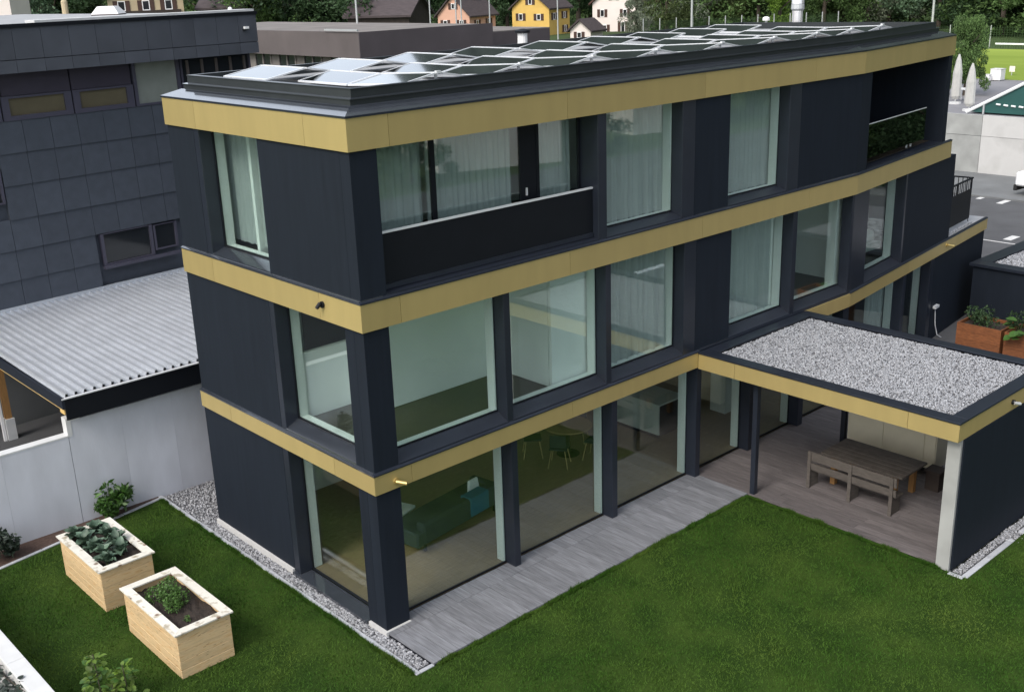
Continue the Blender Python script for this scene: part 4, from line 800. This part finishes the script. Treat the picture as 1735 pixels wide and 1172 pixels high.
for x, y, s, l in ((69.2, 21.0, .75, 'larger white box at the edge of the sports field'), (68.6, 21.35, .4, 'smaller white box at the edge of the sports field')):
    t = thing('white_box', l, 'box', (x, y, 3.24), 'white boxes by the field'); B('body', 'white_paint', t, x, x+s, y-s*.5, y+s*.5, 3.24, 3.24+s, bevel=.02); B('lid', 'concrete_edge', t, x-.02, x+s+.02, y-s*.5-.02, y+s*.5+.02, 3.24+s, 3.24+s+.04)
fn = thing('ball_fence', 'green mesh fence with posts behind the sports field', 'fence', (98.5, 30, 3.24))
for k in range(14): MB().tube((98.5, -10+k*4.1, 3.2), (98.5, -10+k*4.1, 5.4), .05, 6).build('post', 'steel_pole', fn)
m = MB()
for k in range(230): m.box(98.5, 98.515, -10+k*.25, -10+k*.25+.03, 3.25, 5.3)
for k in range(9): m.box(98.5, 98.515, -10, 47, 3.4+k*.22, 3.42+k*.22)
tag(m.build('mesh', 'leaf_dark', fn), kind='stuff'); B('barrier', 'tarp_white', fn, 97.3, 97.36, -10, 34, 3.7, 3.85)
t = thing('road_sign', 'small grey marker board on the sports field', 'sign', (73.2, 21.6, 3.24)); B('board', 'house_white', t, 73.2, 73.25, 21.4, 21.8, 3.5, 3.9); B('post', 'steel_pole', t, 73.2, 73.24, 21.57, 21.63, 3.2, 3.5)
# white van, only its tail corner enters the picture
vn = thing('van', 'white van parked by the wall at the right picture edge', 'van', (47, 3.5, .06)); f = frame((46.6, 8.75), -93)
MB(f).hexa([(.0, -1, .55), (5.2, -1, .55), (5.2, 1, .55), (0, 1, .55)], [(.0, -1, 1.25), (5.2, -1, 1.25), (5.2, 1, 1.25), (0, 1, 1.25)]).build('body', 'white_paint', vn, bevel=.08)
MB(f).hexa([(.7, -.98, 1.25), (5.2, -.98, 1.25), (5.2, .98, 1.25), (.7, .98, 1.25)], [(1.5, -.85, 2.3), (5.15, -.85, 2.3), (5.15, .85, 2.3), (1.5, .85, 2.3)]).build('cab', 'white_paint', vn, bevel=.06)
MB(f).hexa([(.66, -.9, 1.3), (.66, .9, 1.3), (1.38, .78, 2.2), (1.38, -.78, 2.2)], [(.69, -.9, 1.3), (.69, .9, 1.3), (1.41, .78, 2.2), (1.41, -.78, 2.2)]).build('windscreen', 'pane_dark', vn)
B('bumper', 'rubber', vn, -.08, .1, -.95, .95, .3, .6, f, bevel=.03)
for u in (.95, 4.2):
    for v in (-1.0, .82): w = MB().tube(f(u, v, .38), f(u, v+.2, .38), .33, 18).build('wheel', 'rubber', vn); MB().tube(f(u, v-.005, .38), f(u, v+.205, .38), .18, 12).build('rim', 'aluminium', w)
for v in (-1.18, 1.0): B('mirror', 'rubber', vn, 1.1, 1.3, v, v+.18, 1.35, 1.7, f, bevel=.03)
for v in (-.85, .6): B('headlight', 'aluminium', vn, -.012, .06, v, v+.25, .8, 1.0, f)

# ------------------------------------------------------------------ trees
def crown(kind, m):
    cs = []
    if kind == 'round':
        for _ in range(32): a = random.uniform(0, 6.3); r = random.uniform(0, .34); z = random.uniform(.12, .92); cs.append((r*math.cos(a)*(1.25-z*.6), r*math.sin(a)*(1.25-z*.6), z, random.uniform(.07, .15), 1))
    elif kind == 'tall':
        for _ in range(26): a = random.uniform(0, 6.3); z = random.uniform(.08, .96); r = random.uniform(0, .2)*(1.1-z*.7); cs.append((r*math.cos(a), r*math.sin(a), z, random.uniform(.05, .1), 1))
    elif kind == 'conifer':
        for _ in range(34): a = random.uniform(0, 6.3); z = random.uniform(.06, .97); r = (.24*(1-z)+.02)*random.uniform(.5, 1); cs.append((r*math.cos(a), r*math.sin(a), z, .04+.06*(1-z), 1))
    else:
        for _ in range(24): a = random.uniform(0, 6.3); r = random.uniform(0, .5); z = random.uniform(.08, .8)*(1-.5*r); cs.append((r*math.cos(a), r*math.sin(a), z, random.uniform(.1, .2), 1))
    p = blobs(cs, 300, .85); return leaf_cloud('crown', m, p, .0155 if kind != 'bushy' else .019, up=.6)
def trunkm(kind):
    m = MB(); m.tube((0, 0, -.03), (.01, .0, .45), .026, 8, .015); m.tube((.01, 0, .44), (0, .01, .85), .015, 6, .004)
    for k in range(6):
        a = k*1.1; z = .25+.08*k; m.tube((0, 0, z), (.2*math.cos(a), .2*math.sin(a), z+.16), .009, 5, .003)
    return m.mesh('trunk', 'bark')
TR = {}; TK = trunkm('t')
for kind in ('round', 'tall', 'conifer', 'bushy'):
    for m in ('leaf_dark', 'leaf_mid', 'leaf_light', 'leaf_blue', 'leaf_olive', 'leaf_grey'):
        TR[kind, m] = None
WORDS = {'leaf_dark': 'dark green', 'leaf_mid': 'mid green', 'leaf_light': 'light yellow-green', 'leaf_blue': 'blue-green', 'leaf_olive': 'olive green', 'leaf_grey': 'pale grey-green'}
KW = {'round': 'round-crowned', 'tall': 'tall narrow', 'conifer': 'pointed conifer', 'bushy': 'spreading low'}
def tree(label, x, y, z, h, w, kind, m, group='trees around the village'):
    if TR[kind, m] is None: TR[kind, m] = [crown(kind, m) for _ in range(2)]
    t = thing('tree' if kind != 'conifer' else 'pine_tree', label, 'tree', (x, y, z), group); a = random.uniform(0, 6.3)
    inst('trunk', TK, t, (x, y, z), (0, 0, a), (h, h, h)); inst('crown', random.choice(TR[kind, m]), t, (x, y, z), (0, 0, a), (h*w, h*w, h)); return t
def ptree(px, dist, h, w, kind, m, where):
    x, y = at(px, dist); z = float(hgt(np.array(x), np.array(y)))-.1
    tree('%s %s tree %s' % (WORDS[m], KW[kind], where), x, y, z, h, w, kind, m)
BG = [(40, 150, 15, 1, 'round', 'leaf_blue', 'at the far left above the neighbour roof'), (90, 160, 16, 1.1, 'round', 'leaf_dark', 'above the left end of the white roof edge'), (145, 165, 16, 1, 'round', 'leaf_mid', 'behind the skylight dome'), (20, 185, 18, 1, 'tall', 'leaf_mid', 'at the far left picture edge'), (170, 190, 16, 1, 'conifer', 'leaf_dark', 'left of the tan chalet'),
      (318, 130, 8.5, 1.4, 'bushy', 'leaf_light', 'right of the tan chalet'), (350, 190, 16, 1, 'round', 'leaf_dark', 'behind the small barn on the left'), (405, 195, 18, 1, 'conifer', 'leaf_dark', 'right of the small barn'),
      (445, 150, 15, 1.1, 'round', 'leaf_mid', 'just right of the neighbour building'), (485, 155, 16, 1.1, 'bushy', 'leaf_blue', 'above the left end of the brown hall'), (525, 150, 15, 1, 'conifer', 'leaf_dark', 'above the middle of the brown hall'), (560, 150, 13, 1.3, 'bushy', 'leaf_dark', 'left of the long barn roof'), (590, 200, 18, 1, 'round', 'leaf_dark', 'behind the long barn roof'), (660, 215, 19, 1.1, 'round', 'leaf_dark', 'behind the barn ridge'), (720, 215, 18, 1, 'conifer', 'leaf_dark', 'left of the pink house'),
      (845, 220, 20, 1, 'round', 'leaf_dark', 'between the pink and the yellow house'), (860, 205, 15, 1, 'conifer', 'leaf_dark', 'left of the yellow house'), (980, 225, 20, 1, 'round', 'leaf_dark', 'between the yellow and the white house'), (1000, 235, 18, 1, 'conifer', 'leaf_dark', 'left behind the white house'), (800, 235, 20, 1.2, 'round', 'leaf_dark', 'behind the pink house'), (900, 240, 20, 1.2, 'round', 'leaf_dark', 'behind the yellow house'),
      (905, 120, 5.2, 1.5, 'bushy', 'leaf_light', 'in front of the yellow house'), (948, 126, 4.2, 1.5, 'bushy', 'leaf_olive', 'low in front of the yellow house corner'), (1078, 165, 8.5, .8, 'round', 'leaf_grey', 'in front of the white house'),
      (1105, 200, 18, 1, 'round', 'leaf_mid', 'right of the white house'), (1130, 175, 14, 1, 'round', 'leaf_olive', 'in front of the netting, left'), (1150, 190, 17, 1, 'round', 'leaf_grey', 'left of the tall lamp pole'), (1200, 205, 18, 1.1, 'round', 'leaf_mid', 'right of the tall lamp pole'), (1240, 195, 17, 1, 'round', 'leaf_olive', 'left of the small roof vent'), (1285, 190, 15, 1.1, 'round', 'leaf_mid', 'behind the small roof vent'), (1320, 175, 14, 1, 'tall', 'leaf_light', 'left of the steel chimney'), (1350, 200, 19, 1.1, 'round', 'leaf_mid', 'behind the steel chimney'),
      (1395, 180, 15, 1.1, 'round', 'leaf_mid', 'right of the steel chimney'), (1430, 190, 17, 1.1, 'round', 'leaf_olive', 'above the middle solar ridges'), (1470, 185, 16, 1, 'round', 'leaf_mid', 'above the far solar ridges'), (1505, 185, 16, 1, 'round', 'leaf_grey', 'above the far end of the roof'), (1545, 190, 18, 1, 'round', 'leaf_dark', 'above the far roof corner'), (1590, 180, 17, 1.1, 'round', 'leaf_blue', 'right of the far lamp pole'), (1620, 190, 20, 1.1, 'round', 'leaf_dark', 'behind the young terrace tree'),
      (1660, 165, 15, 1.2, 'round', 'leaf_dark', 'behind the ball fence, left'), (1700, 160, 15, 1.2, 'bushy', 'leaf_mid', 'behind the ball fence, middle'), (1735, 165, 16, 1.2, 'round', 'leaf_dark', 'behind the ball fence at the picture edge'), (1770, 160, 16, 1.2, 'round', 'leaf_mid', 'behind the ball fence past the picture edge')]
for b in BG: ptree(*b)
x, y = at(1638, 77, 120); tree('young round tree growing on the upper terrace beside the parasols', x, y, 3.2, 5.2, .62, 'round', 'leaf_mid', None)
t = [o for o in COL.objects if o.get('label', '').startswith('young round tree')][0]
for k in range(2): inst('crown', TR['round', 'leaf_mid'][k], t, (x, y, 3.25), (0, 0, 1.3+2.1*k), (3.1, 3.1, 5.0))
# dense wood behind the single trees
n = 130000; a = np.radians(rng.uniform(2, 88, n)); r = rng.uniform(255, 330, n); zz = 1.5+rng.uniform(0, 1, n)**.8*(16+7*np.sin(a*60)+5*np.sin(a*133+2))+(r-255)*.08
pts = np.stack([r*np.cos(a), r*np.sin(a), zz], -1)
tag(inst('far_wood', leaf_cloud('far_wood', 'leaf_mid', pts, .75, up=.6), None, (0, 0, 0)), 'dark wood behind the village trees', 'wood', None, 'stuff')
n = 60000; a = np.radians(rng.uniform(6, 66, n)); r = rng.uniform(165, 250, n); k = ~((np.degrees(a) > 39) & (np.degrees(a) < 55) & (r < 212)); a, r = a[k], r[k]; n = len(a); pts = np.stack([r*np.cos(a), r*np.sin(a), 1.8+rng.uniform(0, 1, n)**1.6*5], -1)
tag(inst('undergrowth', leaf_cloud('undergrowth', 'leaf_mid', pts, .36, up=.6), None, (0, 0, 0)), 'green undergrowth below the village trees', 'undergrowth', None, 'stuff')

# ------------------------------------------------------------------ village houses
def gable_house(name, label, px, dist, ang, w, l, ze, zr_, mw, mr, base=1.9, wins_g=(), wins_s=(), over=.5, cat='house'):
    x, y = at(px, dist); f = frame((x, y), ang); t = thing(name, label, cat, (x, y, base))
    # gable wall in the plane v=0 facing -v, side wall in u=w facing +u; ridge along v
    MB(f).hexa([(0, 0, base), (w, 0, base), (w, l, base), (0, l, base)], [(0, 0, ze), (w, 0, ze), (w, l, ze), (0, l, ze)]).build('wall', mw, t)
    MB(f).hexa([(0, 0, ze), (w, 0, ze), (w/2, 0, zr_)], [(0, l, ze), (w, l, ze), (w/2, l, zr_)]).build('gable_wall', mw, t)
    k = (zr_-ze)/(w/2)
    for s in (0, 1):
        u0, u1 = (-over, w/2) if s == 0 else (w/2, w+over); za, zb = (ze-k*over, zr_) if s == 0 else (zr_, ze-k*over)
        MB(f).hexa([(u0, -over, za+.03), (u1, -over, zb+.03), (u1, l+over, zb+.03), (u0, l+over, za+.03)], [(u0, -over, za+.28), (u1, -over, zb+.28), (u1, l+over, zb+.28), (u0, l+over, za+.28)]).build('roof', mr, t)
    if cat == 'house': B('chimney', 'roof_red', t, w*.6, w*.6+.5, l*.55, l*.55+.5, ze, zr_+.8, f)
    def win(p, u, z, ww, hh):
        q = (lambda a, d, zz: f(a, -d, zz)) if p == 'g' else (lambda a, d, zz: f(w+d, a, zz))
        m = MB(q); m.box(u-ww/2, u+ww/2, .0, .06, z, z+.1); m.box(u-ww/2, u+ww/2, 0, .06, z+hh-.1, z+hh); m.box(u-ww/2, u-ww/2+.1, 0, .06, z+.1, z+hh-.1); m.box(u+ww/2-.1, u+ww/2, 0, .06, z+.1, z+hh-.1)
        fr = m.build('window', 'white_paint', t); B('pane', 'pane_dark', fr, u-ww/2+.1, u+ww/2-.1, .005, .03, z+.1, z+hh-.1, q)
        for s in (-1, 1): B('shutter', 'shutter', fr, u+s*(ww/2+.28)-.27, u+s*(ww/2+.28)+.27, .01, .07, z-.03, z+hh+.03, q)
    for u, z, ww, hh in wins_g: win('g', u, z, ww, hh)
    for u, z, ww, hh in wins_s: win('s', u, z, ww, hh)
    return t, f
gable_house('house', 'pink gabled village house with dark roof', 742, 188, -75, 6.3, 7.6, 5.8, 8.7, 'house_pink', 'roof_tile', wins_g=((1.5, 4.0, .8, 1.0), (4.7, 4.0, .8, 1.0), (3.15, 6.7, .7, .9)), wins_s=((2.2, 4.0, .7, .9), (5.6, 3.9, .8, 1.1)))
gable_house('house', 'yellow gabled village house with dark roof', 868, 192, -75, 7.2, 6.8, 6.4, 9.2, 'house_yellow', 'roof_tile', wins_g=((1.7, 4.4, .8, 1.1), (5.2, 4.4, .8, 1.0), (3.6, 6.9, .7, 1.0)), wins_s=((1.6, 4.4, .8, 1.1), (5.0, 4.5, .8, 1.1), (5.2, 2.3, .8, 1.1)))
gable_house('house', 'white gabled village house with dark shutters and red-brown roof', 1004, 196, -75, 8.4, 7.5, 6.7, 9.8, 'house_white', 'roof_red', wins_g=((1.9, 4.4, .8, 1.2), (6.2, 4.4, .8, 1.2), (4.1, 7.1, .8, 1.1), (2.3, 1.9, .9, 1.2), (5.8, 1.9, .8, 1.7)), wins_s=((2, 4.4, .8, 1.2), (5, 4.4, .8, 1.2)))
gable_house('garage', 'small white garage between the yellow and white houses', 966, 178, -75, 3.6, 4, 3.2, 4.6, 'house_white', 'roof_tile', cat='garage', wins_g=((1.6, 2.0, .8, .9),))
gable_house('barn', 'dark wooden barn with long grey-brown roof', 693, 140, 30, 7.0, 8.2, 7.4, 9.5, 'barn_wood', 'roof_tile', cat='barn')
gable_house('barn', 'small dark barn roof above the neighbour building, right part', 412, 150, 40, 6, 5.6, 8.9, 10.6, 'barn_wood', 'roof_tile', cat='barn')
t, f = gable_house('chalet', 'tan village chalet with balconies above the neighbour roof', 186, 150, -24, 9, 6, 10.5, 13, 'house_tan', 'roof_tile', cat='chalet', wins_g=((1.6, 8.9, .9, 1.2), (4.5, 8.9, .9, 1.2), (7.2, 8.9, .9, 1.2)))
B('balcony', 'barn_wood', t, .6, 8.6, -1.1, -.05, 8.2, 8.9, f)
t = thing('grey_block', 'pale blue-grey house wall at the far left picture edge', 'building', (*at(-10, 120), 0)); f = frame(at(-22, 120), -40); B('wall', 'house_white', t, 0, 2.4, 0, 5, 0, 13, f); B('roof', 'roof_tile', t, -.3, 2.7, -.3, 5.3, 13, 13.3, f)
# lamp and mast poles
for px, d, h, l in ((605, 70, 14, 'tall thin steel mast above the brown hall'), (729, 130, 13, 'thin mast left of the pink house'), (773, 110, 13, 'left of two thin masts in front of the pink house'), (782, 112, 13, 'right of two thin masts in front of the pink house'), (830, 105, 13, 'thin mast in front of the pink house side wall'), (945, 118, 13, 'thin mast in front of the yellow house'), (1172, 130, 15, 'tall pale lamp pole left of the roof vent'), (1580, 120, 15, 'tall pale lamp pole above the far roof corner')):
    x, y = at(px, d); z = float(hgt(np.array(x), np.array(y))); r = .0011*d if px in (1172, 1580, 605) else .0007*d
    t = thing('lamp_post', l, 'lamp post', (x, y, z), 'thin masts and lamp poles'); MB().tube((x, y, z-.2), (x, y, z+h), r, 8, r*.7).build('pole', 'steel_pole', t); B('lamp_head', 'steel_pole', t, x-.5, x+.2, y-.12, y+.12, z+h, z+h+.12)
fn = thing('net_fence', 'grey mesh fence with posts beyond the solar panels', 'fence', (*at(1180, 150), 2))
a0 = at(1090, 150); a1 = at(1420, 158)
for k in range(13):
    x = a0[0]+(a1[0]-a0[0])*k/12; y = a0[1]+(a1[1]-a0[1])*k/12; MB().tube((x, y, 1.8), (x, y, 5.6), .07, 6).build('post', 'steel_pole', fn)
m = MB()
for k in range(300):
    x = a0[0]+(a1[0]-a0[0])*k/299; y = a0[1]+(a1[1]-a0[1])*k/299; m.tube((x, y, 2), (x, y, 5.3), .012, 3)
for k in range(12): m.tube((*a0, 2.1+.28*k), (*a1, 2.1+.28*k), .012, 3)
tag(m.build('mesh', 'leaf_dark', fn), kind='stuff')

# ------------------------------------------------------------------ what the windows mirror: garden edge, a pale house and trees across the road
hd = [(30, -37, 6, 'leaf_dark'), (37, -50, 9, 'leaf_mid'), (46, -38, 6, 'leaf_dark'), (56, -52, 10, 'leaf_mid'), (68, -40, 9, 'leaf_dark')]
hd += [(48, -5, 6, 'leaf_dark'), (48, -10, 6, 'leaf_mid'), (47, -15, 6, 'leaf_dark'), (60, -9, 8, 'leaf_dark')]
for i, (x, y, h, m) in enumerate(hd): tree('%s garden tree mirrored in the windows, %s of nine along the edge' % (WORDS[m], ORD[i]), x, y, -.3, h, 1.2, 'bushy' if i % 2 else 'round', m, 'garden trees mirrored in the glass')
f = frame((55, -47), 15); t = thing('house', 'white flat neighbour house mirrored in the right top floor windows', 'house', (59, -43, -.3)); B('wall', 'house_white', t, 0, 9, 0, 7, -.3, 5.6, f); B('roof', 'roof_tile', t, -.3, 9.3, -.3, 7.3, 5.6, 5.9, f)
for k in range(4): B('window', 'pane_dark', t, 1+2*k, 2.1+2*k, 7.0, 7.04, 2.6, 4.0, f)
f = frame((36, -46), 20); t = thing('house', 'pale neighbour house mirrored in the upper windows', 'house', (40, -43, -.3)); B('wall', 'house_white', t, 0, 9, 0, 8, -.3, 5.2, f); MB(f).hexa([(-.5, -.5, 5.2), (9.5, -.5, 5.2), (9.5, 8.5, 5.2), (-.5, 8.5, 5.2)], [(1, 3.8, 7.5), (8, 3.8, 7.5), (8, 4.2, 7.5), (1, 4.2, 7.5)]).build('roof', 'roof_tile', t)
